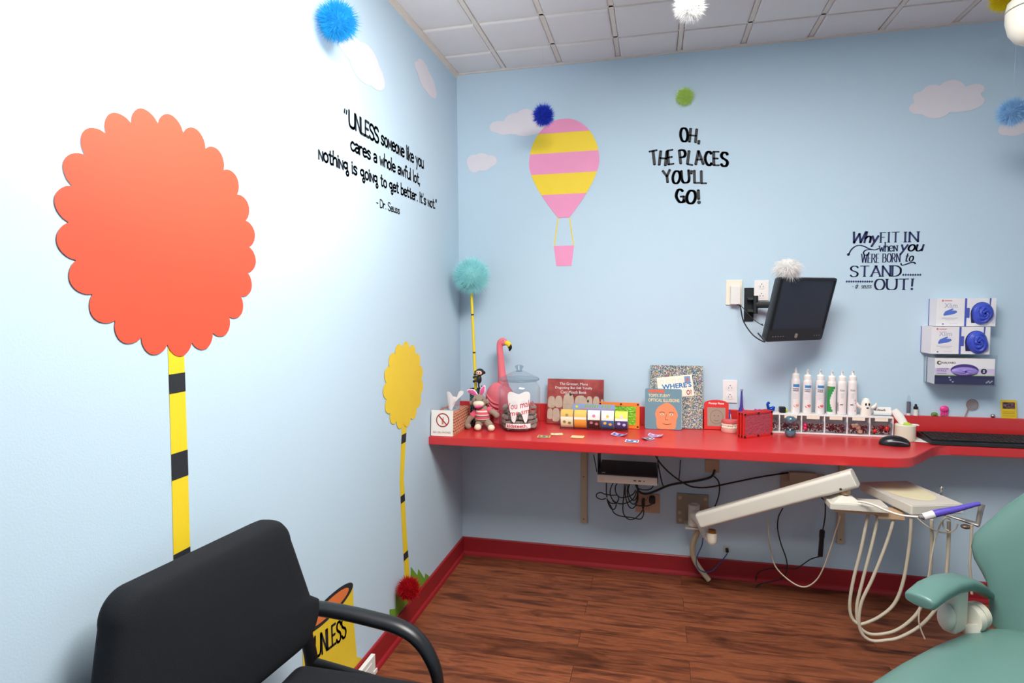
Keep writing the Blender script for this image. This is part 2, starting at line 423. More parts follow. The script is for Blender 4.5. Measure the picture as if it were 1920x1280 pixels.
# ------------------------------------------------------------------ shared materials
m_red = M('red_laminate', (206, 44, 46), .30, spec=.8, bump=.05, bscale=500)
m_redtrim = M('red_baseboard_paint', (150, 30, 38), .4, bump=.05)
m_wall = M('pale_blue_wall_paint', (191, 213, 228), .75, spec=.25, bump=.12, bscale=260, var=.012, vscale=3)
m_black = M('black_plastic', (22, 23, 26), .42)
m_cable = M('black_cable_rubber', (18, 20, 28), .45)
m_white = M('white_plastic', (226, 224, 220), .4)
m_cream = M('cream_plastic', (222, 216, 196), .4)
m_beige = M('beige_painted_metal', (190, 176, 150), .5)
m_dental = M('dental_cream_enamel', (213, 208, 196), .38)
m_hose = M('beige_hose_rubber', (188, 178, 158), .5)
m_chrome = M('chrome', (190, 190, 192), .18, metal=1)
m_ink = M('black_vinyl_ink', (34, 38, 44), .6)
m_navyink = M('navy_vinyl_ink', (36, 44, 92), .6)
m_paper = M('white_paper', (236, 232, 226), .8)
m_teal = M('teal_upholstery_vinyl', (86, 120, 113), .36, spec=.45, bump=.06, bscale=420)
m_redplastic = M('red_plastic', (214, 44, 40), .35)
m_clear = glassy('clear_acrylic', (250, 252, 253), .08)
m_glass = glassy('jar_glass', (249, 252, 253), .16, .02)

# ================================================================== SETTING
XR, YF = 3.3, -4.3                            # right wall and front wall of the room
FL = wood_floor()
bm = nb(); box(bm, (-.1, YF-.1, -.1), (XR+.1, .1, 0)); struct('floor', bm, FL)
bm = nb(); box(bm, (-.1, 0, 0), (XR+.1, .1, H+.06)); struct('wall_back', bm, m_wall)
bm = nb(); box(bm, (-.1, YF, 0), (0, 0, H+.06)); struct('wall_left', bm, m_wall)
bm = nb(); box(bm, (XR, YF, 0), (XR+.1, 0, H+.06)); struct('wall_right', bm, m_wall)
bm = nb(); box(bm, (-.1, YF-.1, 0), (XR+.1, YF, H+.06)); struct('wall_front', bm, m_wall)
# ceiling: scored tiles hung in a grid
TS, TX, TY = .2745, .246, -.216
m_tile = M('white_ceiling_tile', (226, 224, 224), .85, spec=.1, bump=.25, bscale=160)
m_tbar = M('grey_ceiling_grid', (224, 217, 208), .6)
bm = nb(); box(bm, (-.1, YF-.1, H+.012), (XR+.1, .1, H+.1), 1)
nx0 = -1
i = -1
while TX+i*TS < XR:
    x0, x1 = max(TX+i*TS, 0), min(TX+(i+1)*TS, XR)
    j = -1
    while TY-j*TS > YF:
        y1, y0 = min(TY-j*TS, 0), max(TY-(j+1)*TS, YF)
        if x1-x0 > .05 and y1-y0 > .05:
            g = .013; a0, a1, b0, b1 = x0+g, x1-g, y0+g, y1-g
            if x0 == 0: a0 = .012
            if y1 == 0: b1 = -.008
            c = .008
            lo = [Vector(p) for p in ((a0, b0, H+.0125), (a1, b0, H+.0125), (a1, b1, H+.0125), (a0, b1, H+.0125))]
            mid = [Vector(p) for p in ((a0, b0, H+.006), (a1, b0, H+.006), (a1, b1, H+.006), (a0, b1, H+.006))]
            hi = [Vector(p) for p in ((a0+c, b0+c, H), (a1-c, b0+c, H), (a1-c, b1-c, H), (a0+c, b1-c, H))]
            vv = quad_grid(bm, [lo, mid, hi], 0, closed=True); cap(bm, vv[-1], 0)
        j += 1
    i += 1
for k in range(-1, 13, 1):                      # grid bars; every third run along the room stands lower
    x = TX+k*TS
    if 0 < x < XR: box(bm, (x-.009, YF, H+.004 if k % 3 == 0 else H+.008), (x+.009, 0, H+.0125), 1)
k = 0
while TY-k*TS > YF:
    y = TY-k*TS; box(bm, (0, y-.006, H+.008), (XR, y+.006, H+.0125), 1); k += 1
struct('ceiling', bm, [m_tile, m_tbar])
bm = nb(); box(bm, (0, YF, H-.003), (.014, 0, H+.006)); box(bm, (0, YF, H-.02), (.0025, 0, H)); struct('trim_1', bm, m_tbar)
bm = nb(); box(bm, (.014, -.012, H-.003), (XR, 0, H+.006)); struct('trim_2', bm, m_tbar)
HB = .0917
def baseboard(name, p0, p1, nrm):
    p0, p1, n = Vector(p0), Vector(p1), Vector(nrm)
    prof = [(0, 0), (.020, 0), (.020, .006), (.017, .014), (.010, .019), (.009, HB-.004), (.006, HB), (0, HB)]
    bm = nb(); rows = [[p + n*a + Vector((0, 0, b)) for a, b in prof] for p in (p0, p1)]
    vv = quad_grid(bm, rows, 0, closed=True); cap(bm, vv[0]); cap(bm, vv[1])
    struct(name, bm, m_redtrim, sharp=25)
baseboard('baseboard_back', (0, 0, 0), (XR, 0, 0), (0, -1, 0))
baseboard('baseboard_left', (0, YF, 0), (0, -.009, 0), (1, 0, 0))
# ceiling light panels (out of the frame, above the camera side of the room)
m_diff = M('light_diffuser', (255, 252, 246), .5, emit=PANEL_POWER)
m_frame = M('white_light_frame', (225, 225, 225), .4)
def panel(cx, cy, lx, ly, label):
    t = thing('ceiling_light', label, 'ceiling light', (cx, cy, H-.004))
    bm = nb()
    for lo, hi in (((cx-lx, cy-ly, H-.012), (cx-lx+.02, cy+ly, H)), ((cx+lx-.02, cy-ly, H-.012), (cx+lx, cy+ly, H)),
                   ((cx-lx+.02, cy-ly, H-.012), (cx+lx-.02, cy-ly+.02, H)), ((cx-lx+.02, cy+ly-.02, H-.012), (cx+lx-.02, cy+ly, H))): box(bm, lo, hi)
    obj('frame', bm, m_frame, t)
    bm = nb(); box(bm, (cx-lx+.02, cy-ly+.02, H-.008), (cx+lx-.02, cy+ly-.02, H-.002)); obj('diffuser', bm, m_diff, t)
panel(1.15, -1.75, .52, .5, 'recessed ceiling light panel above the middle of the room')

# ================================================================== MURAL ON THE WALLS
def wb(u, v, d=.0012): return Vector((u, -d, v))             # back wall: u = x, v = z
def wl(u, v, d=.0012): return Vector((d, u, v))              # left wall: u = y, v = z
m_cloud = M('pale_cloud_paint', (224, 218, 224), .7, spec=.2)
def blob_outline(lobes, n=90):
    """outer outline of a union of circles/ellipses (cx, cy, rx, ry) seen from the middle"""
    cx = sum(l[0] for l in lobes)/len(lobes); cy = sum(l[1] for l in lobes)/len(lobes); out = []
    for i in range(n):
        a = 2*PI*i/n; dx, dy = math.cos(a), math.sin(a); best = 0
        for (x, y, rx, ry) in lobes:
            ox, oy = (cx-x)/rx, (cy-y)/ry; ddx, ddy = dx/rx, dy/ry
            A = ddx*ddx+ddy*ddy; B = 2*(ox*ddx+oy*ddy); Cc = ox*ox+oy*oy-1; D = B*B-4*A*Cc
            if D >= 0:
                t = (-B+D**.5)/(2*A); best = max(best, t)
        out.append((cx+dx*best, cy+dy*best))
    return out
def cloud(place, lobes, label):
    bm = nb(); out = blob_outline(lobes)
    c = (sum(p[0] for p in out)/len(out), sum(p[1] for p in out)/len(out)); poly(bm, [place(u, v) for u, v in out])
    solo('painted_cloud', bm, m_cloud, label, 'wall decal', place(*c), group='painted clouds on the blue walls', wn=False)
def pxlobes(wall, L):
    out = []
    for px, py, rx, ry in L:
        if wall == 'b':
            c = at(px, py, y=0); e = at(px+rx, py, y=0); t = at(px, py-ry, y=0); out.append((c.x, c.z, abs(e.x-c.x), abs(t.z-c.z)))
        else:
            c = at(px, py, x=0); e = at(px+rx, py, x=0); t = at(px, py-ry, x=0); out.append((c.y, c.z, abs(e.y-c.y), abs(t.z-c.z)))
    return out
cloud(wb, pxlobes('b', [(932, 238, 14, 11), (946, 240, 18, 13), (965, 232, 22, 20), (985, 228, 22, 24), (1000, 236, 20, 16), (1018, 236, 16, 9), (985, 245, 22, 10)]), 'long pale cloud painted behind the navy pompom')
cloud(wb, pxlobes('b', [(888, 303, 13, 13), (902, 300, 16, 13), (918, 302, 14, 11), (890, 312, 12, 11), (906, 309, 16, 11)]), 'small pale cloud painted low beside the room corner')
cloud(wb, pxlobes('b', [(1725, 182, 14, 10), (1748, 176, 22, 17), (1784, 170, 26, 20), (1826, 168, 20, 11), (1725, 202, 21, 12), (1755, 204, 28, 18), (1800, 192, 46, 18), (1775, 190, 40, 20)]), 'largest pale cloud painted high on the right of the back wall')
cloud(wb, pxlobes('b', [(1885, 243, 14, 11), (1905, 236, 22, 18), (1935, 236, 24, 16), (1900, 247, 18, 8)]), 'pale cloud painted behind the light blue pompom')
cloud(wl, pxlobes('l', [(655, 95, 20, 16), (672, 100, 20, 24), (690, 120, 22, 34), (702, 140, 18, 26), (680, 130, 22, 24), (714, 152, 7, 14)]), 'large pale cloud painted under the bright blue pompom')
cloud(wl, pxlobes('l', [(785, 128, 8, 10), (793, 126, 10, 12), (798, 148, 14, 22), (806, 160, 10, 20), (812, 170, 6, 14)]), 'narrow pale cloud painted on the left wall near the corner')
cloud(wl, pxlobes('l', [(75, 0, 36, 16), (105, 10, 34, 28), (130, 5, 30, 24)]), 'pale cloud painted at the top of the left wall above the red tree')

# generic round tree with an orange-red scalloped crown
def scallop(cx, cy, rx, ry, lobes, depth, n=12):
    out = []
    for i in range(lobes):
        for k in range(n):
            a = 2*PI*(i+k/n)/lobes; s = 1-depth+depth*abs(math.sin(PI*k/n))**.7
            out.append((cx+rx*s*math.cos(a), cy+ry*s*math.sin(a)))
    return out
def wall_tree(name, label, crown, cmat, trunk, bands, lobes, d0, depth):
    cx, cy, rx, ry = crown
    t = thing(name, label, 'wall decal', wl(cx, cy, 0))
    bm = nb()
    L = [at(a, b, x=0) for a, b, w_ in trunk]; rows = []
    prev = None
    ys = []
    for (a, b, w_) in trunk:
        p = at(a-w_/2, b, x=0); q = at(a+w_/2, b, x=0); z = (p.z+q.z)/2; ys.append((p.y, q.y, z))
    rows = [[wl(a, z, d0), wl(b, z, d0)] for a, b, z in ys]
    quad_grid(bm, rows); obj('trunk', bm, M('yellow_trunk_paint', (238, 206, 36), .6), t, wn=False)
    def edge(z):
        for (a0, b0, z0), (a1, b1, z1) in zip(ys, ys[1:]):
            if z1 <= z <= z0:
                f = (z0-z)/(z0-z1); return a0+(a1-a0)*f, b0+(b1-b0)*f
        return ys[-1][0], ys[-1][1]
    for (z1, z0) in bands:
        bm = nb(); a, b = edge(z1); c, d = edge(z0)
        poly(bm, [wl(a, z1, d0+.0006), wl(b, z1, d0+.0006), wl(d, z0, d0+.0006), wl(c, z0, d0+.0006)])
        obj('trunk_band', bm, m_ink, t, 'dark band around the yellow trunk', wn=False)
    bm = nb(); poly(bm, [wl(u, v, d0+.0012) for u, v in scallop(cx, cy, rx, ry, lobes, depth)])
    obj('crown', bm, cmat, t, wn=False)
    return t
c0 = at(55, 440, x=0); c1 = at(478, 440, x=0); ct = at(280, 200, x=0); cb_ = at(300, 672, x=0)
wall_tree('painted_tree', 'big orange-red round tree painted on the left wall', ((c0.y+c1.y)/2+.02, (ct.z+cb_.z)/2, (c1.y-c0.y)/2-.02, (ct.z-cb_.z)/2),
          M('orange_red_crown_paint', (216, 80, 54), .6), [(329, 640, 30), (336, 860, 31), (341, 1060, 32), (350, 1290, 34)],
          [(1.165, 1.125), (1.0, .945), (.79, .75)], 22, .0008, .10)
c0 = at(717, 715, x=0); c1 = at(793, 715, x=0); ct = at(757, 640, x=0); cb_ = at(757, 803, x=0)
wall_tree('painted_tree', 'small yellow round tree painted beside the corner', ((c0.y+c1.y)/2, (ct.z+cb_.z)/2, (c1.y-c0.y)/2, (ct.z-cb_.z)/2),
          M('yellow_crown_paint', (240, 204, 50), .6), [(758, 790, 9), (753, 900, 8), (758, 1000, 8), (764, 1092, 9)],
          [(.79, .755), (.55, .52), (.31, .28)], 15, .0008, .13)
# grass tuft at the foot of the small tree
bm = nb(); base = [at(px, py, x=0) for px, py in ((715, 1210), (748, 1163), (800, 1098))]
tips = [(716, 1196), (722, 1168), (730, 1142), (742, 1112), (758, 1090), (770, 1062), (784, 1066), (797, 1074), (803, 1084)]
gp = []
for i, (px, py) in enumerate(tips):
    p = at(px, py, x=0); gp.append((p.y, p.z))
    if i < len(tips)-1:
        q = at((px+tips[i+1][0])/2+5, (py+tips[i+1][1])/2+14, x=0); gp.append((q.y, q.z))
low = at(803, 1100, x=0); l2 = at(716, 1212, x=0)
out = gp + [(at(803, 1090, x=0).y, HB+.002), (at(712, 1205, x=0).y, HB+.002)]
cgy = sum(p[0] for p in out)/len(out); poly(bm, [wl(u, max(v, HB+.002), .0012) for u, v in out])
solo('painted_grass', bm, M('green_grass_paint', (108, 158, 44), .6), 'green painted grass tuft behind the red pompom', 'wall decal', wl(cgy, .12, 0), wn=False)
# plain yellow stump with its word
sp = [at(px, py, x=0) for px, py in ((570, 1150), (662, 1100), (666, 1150), (673, 1225), (690, 1262), (575, 1290))]
t = thing('painted_stump', 'yellow tree stump lettered UNLESS painted behind the black chair', 'wall decal', wl(-1.27, .25, 0))
y0, y1 = at(566, 1200, x=0).y, at(664, 1200, x=0).y
bm = nb(); zt = at(620, 1135, x=0).z
outl = [(y0-.03, 0.0), (y1+.05, 0.0), (y1+.015, .12), (y1, .25), (y1, zt), (y0, zt), (y0, .2)]
outl = [(a, max(b, HB+.002)) for a, b in outl]
poly(bm, [wl(u, v, .0008) for u, v in outl]); obj('trunk', bm, M('stump_yellow_paint', (232, 200, 46), .6), t, wn=False)
bm = nb(); yc, yr = (y0+y1)/2, (y1-y0)/2; poly(bm, [wl(yc+yr*math.cos(a), zt+.035*math.sin(a), .0014) for a in [2*PI*i/40 for i in range(40)]])
poly(bm, [wl(yc+yr*.8*math.cos(a), zt+.024*math.sin(a), .0018) for a in [2*PI*i/40 for i in range(40)]], 1)
obj('cut_top', bm, [m_ink, M('stump_orange_paint', (224, 120, 60), .6)], t, 'orange cut face ringed in black', wn=False)
u0 = at(590, 1218, x=0); u1 = at(648, 1188, x=0)
zb = at(592, 1232, x=0).z; zt2 = at(588, 1196, x=0).z; dzu = (at(648, 1192, x=0).z-zb)/(u1.y-u0.y)
bm = nb(); letters(bm, 'UNLESS', lambda u, v: wl(u0.y+u, zb+v+dzu*u, .0016), u1.y-u0.y, (zt2-zb), 1.5, 1.5, 1.2, mi=0, jig=4)
obj('lettering', bm, m_ink, t, wn=False)

# quotation on the left wall
def wl_line(bm, s, p0, p1, py_top, thick, gap=1.3, grid=10.0, seed=3, jig=2):
    a, b = at(*p0, x=0), at(*p1, x=0); top = at(p0[0], py_top, x=0)
    zb = (a.z+b.z)/2; h = (top.z-a.z)*10/grid
    letters(bm, s, lambda u, v: wl(a.y+u, zb+v), b.y-a.y, h, thick, thick, gap, seed=seed, jig=jig)
bm = nb()
wl_line(bm, '"', (645, 231), (650.5, 233), 205, 1.3)
wl_line(bm, 'UNLESS', (654.5, 236), (709.5, 269), 207, 1.7, .9)
wl_line(bm, 'someone like you', (714.5, 272.5), (793.5, 313), 256, 1.55, 1.0, 6.2)
wl_line(bm, 'cares a whole awful lot,', (657.5, 279), (787, 347), 263.5, 1.5, .95, 6.0)
wl_line(bm, 'nothing is going to get better. It\'s not."', (597.5, 297), (818.5, 393), 281, 1.5, .95, 6.0)
wl_line(bm, '- Dr. Seuss', (705.5, 385), (749, 402), 370, 1.3, 1.0, 10)
solo('wall_quotation', bm, m_ink, 'black handwritten quotation beginning UNLESS someone like you on the left wall', 'wall lettering', wl(-.8, 1.8, 0), wn=False)
# OH, THE PLACES YOU'LL GO!
def wb_line(bm, s, p0, p1, h_px, thick, thin, gap=1.2, serif=False, jig=0, slant=0, grid=10.0, seed=2):
    a, b = at(*p0, y=0), at(*p1, y=0); top = at(p0[0], p0[1]-h_px, y=0); h = (top.z-a.z)*10/grid; L = b.x-a.x; dz = b.z-a.z
    letters(bm, s, lambda u, v: wb(a.x+u, a.z+v+dz*u/L), L, h, thick, thin, gap, slant, serif, jig, seed=seed)
bm = nb()
wb_line(bm, 'OH,', (1276, 266), (1311, 266), 25, 2.3, 1.25, 1.7, jig=6)
wb_line(bm, 'THE', (1219, 310), (1262, 308), 26, 2.3, 1.3, 1.7, jig=8)
wb_line(bm, 'PLACES', (1275, 307), (1364, 311), 25, 2.3, 1.3, 1.7, jig=8)
wb_line(bm, "YOU'LL", (1244, 343), (1324, 343), 23, 2.3, 1.3, 1.7, jig=8)
wb_line(bm, 'GO!', (1268, 380), (1311, 381), 24, 2.3, 1.3, 1.7, jig=8)
solo('wall_slogan', bm, m_ink, 'black wobbly capitals reading OH, THE PLACES YOU\'LL GO! on the back wall', 'wall lettering', at(1290, 310, y=0), wn=False)
# WHY FIT IN
bm = nb()
wb_line(bm, 'Why', (1596, 455.5), (1644, 454.5), 20.5, 1.75, .9, .7, slant=.16, grid=10)
wb_line(bm, 'FIT', (1651, 454.5), (1686, 453.5), 18.5, 1.5, .6, 2.0, True)
wb_line(bm, 'IN', (1696, 453.5), (1721, 453), 18.5, 1.5, .6, 2.2, True)
wb_line(bm, 'when', (1648.5, 471.3), (1682, 470.5), 10.5, 1.3, .75, 1.1, True, grid=6.2)
wb_line(bm, 'you', (1687, 470.5), (1728, 470), 12.0, 1.6, .8, 1.2, slant=.2, grid=6.2)
wb_line(bm, 'WERE', (1615, 492), (1648, 492), 16, 1.5, .55, 1.6, True)
wb_line(bm, 'BORN', (1655, 491.5), (1687, 491), 16, 1.5, .55, 1.6, True)
wb_line(bm, 'to', (1696, 490), (1711, 489.5), 10.5, 1.5, .8, 1.4, slant=.2, grid=6.5)
wb_line(bm, 'STAND', (1594, 518.5), (1689, 517.5), 19.5, 1.5, .6, 1.4, True)
wb_line(bm, 'OUT!', (1640, 543), (1711, 542.5), 19.5, 1.55, .6, 1.5, True)
wb_line(bm, '- dr. seuss', (1597, 540.5), (1633, 540), 5.6, 1.2, .9, 1.4, slant=.2, grid=6.2)
def px_stroke(bm, pts, w0, w1=None):
    sp = spline([at(a, b, y=0) for a, b in pts], 6); P = [(p.x, p.z) for p in sp]
    strokes(bm, P, wb, w0, w0 if w1 is None else w1)
px_stroke(bm, [(1591, 477), (1596, 468), (1604, 461.5), (1613, 459.8), (1622, 462.5), (1629, 466), (1640, 468.3), (1648, 465.5)], .006, .0035)
px_stroke(bm, [(1634, 467.8), (1624, 468.5), (1619, 473), (1621, 478), (1627, 478), (1629, 473)], .006, .0035)
px_stroke(bm, [(1689, 493.5), (1691, 497), (1698, 495.5), (1708, 492), (1714, 492), (1716, 494.5)], .006, .004)
p_ = at(1590.5, 477, y=0); dot(bm, p_.x, p_.z, .006, wb)
for k in range(8):
    p = at(1693.5+k*4.55, 515, y=0); s_ = .0045; poly(bm, [wb(p.x-s_, p.z), wb(p.x, p.z-s_*1.25), wb(p.x+s_, p.z), wb(p.x, p.z+s_*1.25)])
for k in range(12):
    p = at(1587.5+k*4.3, 527.7, y=0); s_ = .0045; poly(bm, [wb(p.x-s_, p.z), wb(p.x, p.z-s_*1.25), wb(p.x+s_, p.z), wb(p.x, p.z+s_*1.25)])
solo('wall_quotation', bm, m_navyink, 'navy lettering reading Why FIT IN when you WERE BORN to STAND OUT!', 'wall lettering', at(1655, 490, y=0), wn=False)

# plain striped hot-air balloon
t = thing('painted_balloon', 'pink and yellow striped hot-air balloon painted on the back wall', 'wall decal', at(1060, 320, y=0))
m_pink = M('pink_balloon_paint', (238, 150, 190), .6); m_yel = M('yellow_balloon_paint', (246, 212, 48), .6)
bx = at(1057, 320, y=0).x; zt, zb = at(1057, 222, y=0).z, at(1057, 408, y=0).z; bw = (at(1122, 290, y=0).x-at(990, 290, y=0).x)/2
def bhalf(f):                                  # half width down the envelope, f from 0 (top) to 1 (mouth)
    if f < .45: return bw*math.sqrt(max(0, 1-((.45-f)/.45)**2))
    g = (f-.45)/.55; return bw*(1-g**1.5*.84)
lims = [.004, .14, .34, .55, .76, 1.0]
bm = nb()
for k in range(5):
    rows = []
    for i in range(9):
        f = lims[k]+(lims[k+1]-lims[k])*i/8; h_ = bhalf(f); z = zt+(zb-zt)*f
        rows.append([wb(bx-h_, z, .0018), wb(bx+h_, z, .0018)])
    quad_grid(bm, rows, k % 2)
obj('envelope', bm, [m_pink, m_yel], t, wn=False)
bm = nb(); zk0, zk1 = at(1070, 460, y=0).z, at(1070, 498, y=0).z; kw = .05
poly(bm, [wb(bx-kw, zk0), wb(bx-kw*.75, zk1), wb(bx+kw*.75, zk1), wb(bx+kw, zk0)]); obj('basket', bm, m_pink, t, wn=False)
bm = nb()
for s in (-1, 1): strokes(bm, [(bx+s*bw*.16, zb), (bx+s*kw*.95, zk0)], wb, .005, .005)
obj('rope', bm, m_yel, t, 'yellow ropes between balloon and basket', wn=False)

# ================================================================== COUNTER
ZC = .7214
t = thing('counter', 'long red laminate counter fixed along the back wall', 'counter', (1.2, -.2, ZC-.036))
outl = [(0.001, -.0), (XR-.001, 0), (XR-.001, -.2), (2.13, -.2)]
outl += [(p.x, p.y) for p in spline([Vector((2.13, -.2, 0)), Vector((2.085, -.209, 0)), Vector((2.04, -.252, 0))], 4)[1:]]
outl += [(1.925, -.41), (1.895, -.438), (1.855, -.4535), (1.81, -.4565), (0.001, -.4565)]
bm = nb(); prism(bm, outl, lambda u, v, w_: Vector((u, v-.001, ZC-.0366+w_)), .036)
bmesh.ops.bevel(bm, geom=[e for e in bm.edges if len({round(v.co.z, 4) for v in e.verts}) == 1], offset=.0025, segments=2, affect='EDGES')
obj('worktop', bm, m_red, t)
bm = nb(); box(bm, (.001, -.019, ZC-.0005), (XR-.001, -.001, ZC+.0865), bev=.002); obj('backsplash', bm, m_red, t)

# ------------------------------------------------------------------ counter: left end
def T(px, py): return at(px, py, z=ZC)
def zat(px, py, y): return at(px, py, y=y).z
# tissue box with a card leaning on it
x0, x1, y0, y1, hT = .007, .109, -.425, -.205, .098
t = thing('tissue_box', 'woven orange-brown tissue box in the room corner end of the counter', 'tissue box', ((x0+x1)/2, (y0+y1)/2, ZC))
m_weave = brick_mat('woven_orange_card', (196, 118, 84), (160, 86, 60), (226, 178, 148), .026, .013, .0022)
bm = nb(); box(bm, (x0, y0, ZC), (x1, y1, ZC+hT), bev=.0015); obj('carton', bm, m_weave, t)
bm = nb(); xm, ym = (x0+x1)/2, (y0+y1)/2
poly(bm, [Vector((xm+.032*math.cos(a), ym+.085*math.sin(a), ZC+hT+.0006)) for a in [2*PI*i/28 for i in range(28)]])
obj('slot', bm, M('grey_slot_film', (150, 160, 170), .3), t, 'grey oval slot', wn=False)
bm = nb(); rows = []
for i in range(9):
    f = i/8; row = []
    for j in range(25):
        a = 2*PI*j/24; rr = .006+.022*f+.008*f*math.sin(3*a+f*2); k = .006*f*math.cos(5*a+1)
        row.append(Vector((xm+.004+(rr+k)*math.cos(a)*1.1+.020*f*f, ym-.02+(rr*.45)*math.sin(a), ZC+hT+.001+.068*f+.016*f*f*math.sin(2*a+.7)+.010*f*math.cos(3*a))))
    rows.append(row)
quad_grid(bm, rows); obj('tissue', bm, M('white_tissue', (240, 232, 232), .9), t, wn=False)
t = thing('sign_card', 'white no cell phones card propped against the tissue box', 'sign', (.06, -.43, ZC))
def pc(u, v, d=0): return Vector((.006+u, -.4415-d+v*.09, ZC+.001+v))      # leans slightly back
bm = nb(); prism(bm, rrect(.102, .113, .002, 2, .051, .0565), lambda u, v, w_: pc(u, v, w_), .0018); obj('card', bm, m_paper, t)
m_signred = M('dark_red_print', (166, 44, 40), .6)
bm = nb(); cx, cy = .054, .070
for i in range(40):
    a, b = 2*PI*i/40, 2*PI*(i+1)/40
    poly(bm, [pc(cx+r*math.cos(q), cy+r*math.sin(q), .0024) for r, q in ((.026, a), (.031, a), (.031, b), (.026, b))])
strokes(bm, [(cx-.019, cy+.020), (cx+.019, cy-.020)], lambda u, v: pc(u, v, .0026), .005, .005)
obj('ban_ring', bm, m_signred, t, wn=False)
bm = nb(); prism(bm, rrect(.009, .026, .002, 2, cx, cy-.006), lambda u, v, w_: pc(u, v, .0019+w_*.1), .002); prism(bm, rrect(.003, .01, .001, 2, cx+.003, cy+.010), lambda u, v, w_: pc(u, v, .0019+w_*.1), .002)
obj('phone_picture', bm, M('pale_red_print', (206, 128, 116), .6), t, wn=False)
bm = nb(); text(bm, 'NO CELL PHONES', lambda u, v: pc(.051+u, .012+v, .0024), w=.082, h=.008, align='C'); obj('lettering', bm, m_signred, t, wn=False)

# fluffy pompom maker: a core and fine curved strands
def fur(bm, c, r, n=2600, seed=1, core=.6, sx=1, sz=1, w=.020, droop=0.0, lmin=.72):
    q = random.Random(seed); c = Vector(c)
    ball(bm, c, (r*core*sx, r*core, r*core*sz), 0, 20, 12)
    for i in range(n):
        z = 1-2*(i+.5)/n; a = i*2.399963+q.uniform(-.2, .2); s = math.sqrt(max(0, 1-z*z))
        d = Vector((s*math.cos(a), s*math.sin(a), z)); L = r*q.uniform(lmin, 1.04)
        k = Vector((q.uniform(-1, 1), q.uniform(-1, 1), q.uniform(-1, 1)))*.28
        side = d.cross(Vector((q.uniform(-1, 1), q.uniform(-1, 1), q.uniform(-1, 1))))
        if side.length < 1e-4: continue
        side.normalize(); P = []
        for f in (.0, .5, 1.0):
            p = d*(r*.35+(L-r*.35)*f) + k*r*f*f*.6 + Vector((0, 0, -droop*r*f*f))
            P.append(c+Vector((p.x*sx, p.y, p.z*sz)))
        w0 = w*r
        v = [bm.verts.new(P[0]-side*w0), bm.verts.new(P[0]+side*w0), bm.verts.new(P[1]+side*w0*.8), bm.verts.new(P[1]-side*w0*.8), bm.verts.new(P[2])]
        bm.faces.new((v[0], v[1], v[2], v[3])); bm.faces.new((v[3], v[2], v[4]))
def fur_mat(name, c):
    """feather strands: diffuse that also lets light through"""
    if name in _mats: return _mats[name]
    m = bpy.data.materials.new(name); m.use_nodes = True; _mats[name] = m
    nt = m.node_tree; nt.nodes.clear(); L = nt.links.new
    out = nt.nodes.new('ShaderNodeOutputMaterial'); tc = nt.nodes.new('ShaderNodeTexCoord')
    nz = nt.nodes.new('ShaderNodeTexNoise'); nz.inputs['Scale'].default_value = 60; L(tc.outputs['Object'], nz.inputs['Vector'])
    mc_ = nt.nodes.new('ShaderNodeMix'); mc_.data_type = 'RGBA'; k = rgb(c)
    mc_.inputs[6].default_value = tuple(v*.9 for v in k[:3])+(1,); mc_.inputs[7].default_value = tuple(min(1, v*1.1) for v in k[:3])+(1,); L(nz.outputs['Fac'], mc_.inputs[0])
    df = nt.nodes.new('ShaderNodeBsdfDiffuse'); tl_ = nt.nodes.new('ShaderNodeBsdfTranslucent'); mx = nt.nodes.new('ShaderNodeMixShader'); mx.inputs[0].default_value = .5
    L(mc_.outputs[2], df.inputs[0]); L(mc_.outputs[2], tl_.inputs[0]); L(df.outputs[0], mx.inputs[1]); L(tl_.outputs[0], mx.inputs[2]); L(mx.outputs[0], out.inputs[0])
    return m
def hang_pompom(c, r, mat, label, seed, n=2600, thread=True, group='feather pompoms', **k):
    c = Vector(c); t = thing('pompom', label, 'pompom', c, group)
    bm = nb(); fur(bm, c, r, n, seed, **k); obj('fluff', bm, mat, t, wn=False, recalc=False)
    if thread:
        bm = nb(); tube(bm, [c, Vector((c.x, c.y, H+.004))], .0004, n=5); obj('thread', bm, M('clear_thread', (190, 205, 215), .3), t, 'thin hanging thread', wn=False)
    return t
hang_pompom(at(633, 40, d=1.75), .066, fur_mat('bright_blue_feather', (56, 182, 236)), 'bright blue pompom hanging in front of the left wall', 11)
hang_pompom(at(1293, 12, d=1.75), .05, fur_mat('white_feather', (253, 250, 247)), 'white pompom hanging at the top edge of the photo under the ceiling', 12)
hang_pompom(at(1880, 0, d=2.05), .044, fur_mat('yellow_feather', (244, 226, 50)), 'yellow pompom hanging beside the white dental lamp', 13)
hang_pompom(at(1899, 210, d=2.15), .056, fur_mat('light_blue_feather', (176, 216, 246)), 'light blue pompom hanging at the right edge of the photo', 14)
hang_pompom(at(1284, 182, d=2.72), .045, fur_mat('lime_feather', (226, 250, 150)), 'lime green pompom hanging above the words OH, THE PLACES', 15)
hang_pompom(at(1019, 216, d=2.66), .054, fur_mat('navy_feather', (60, 84, 212)), 'navy blue pompom hanging over the painted balloon', 16)
pr_ = at(766, 1103, x=.052)
hang_pompom(pr_, .052, fur_mat('red_feather', (200, 34, 44)), 'red pompom stuck on the wall above the left baseboard', 17, thread=False)

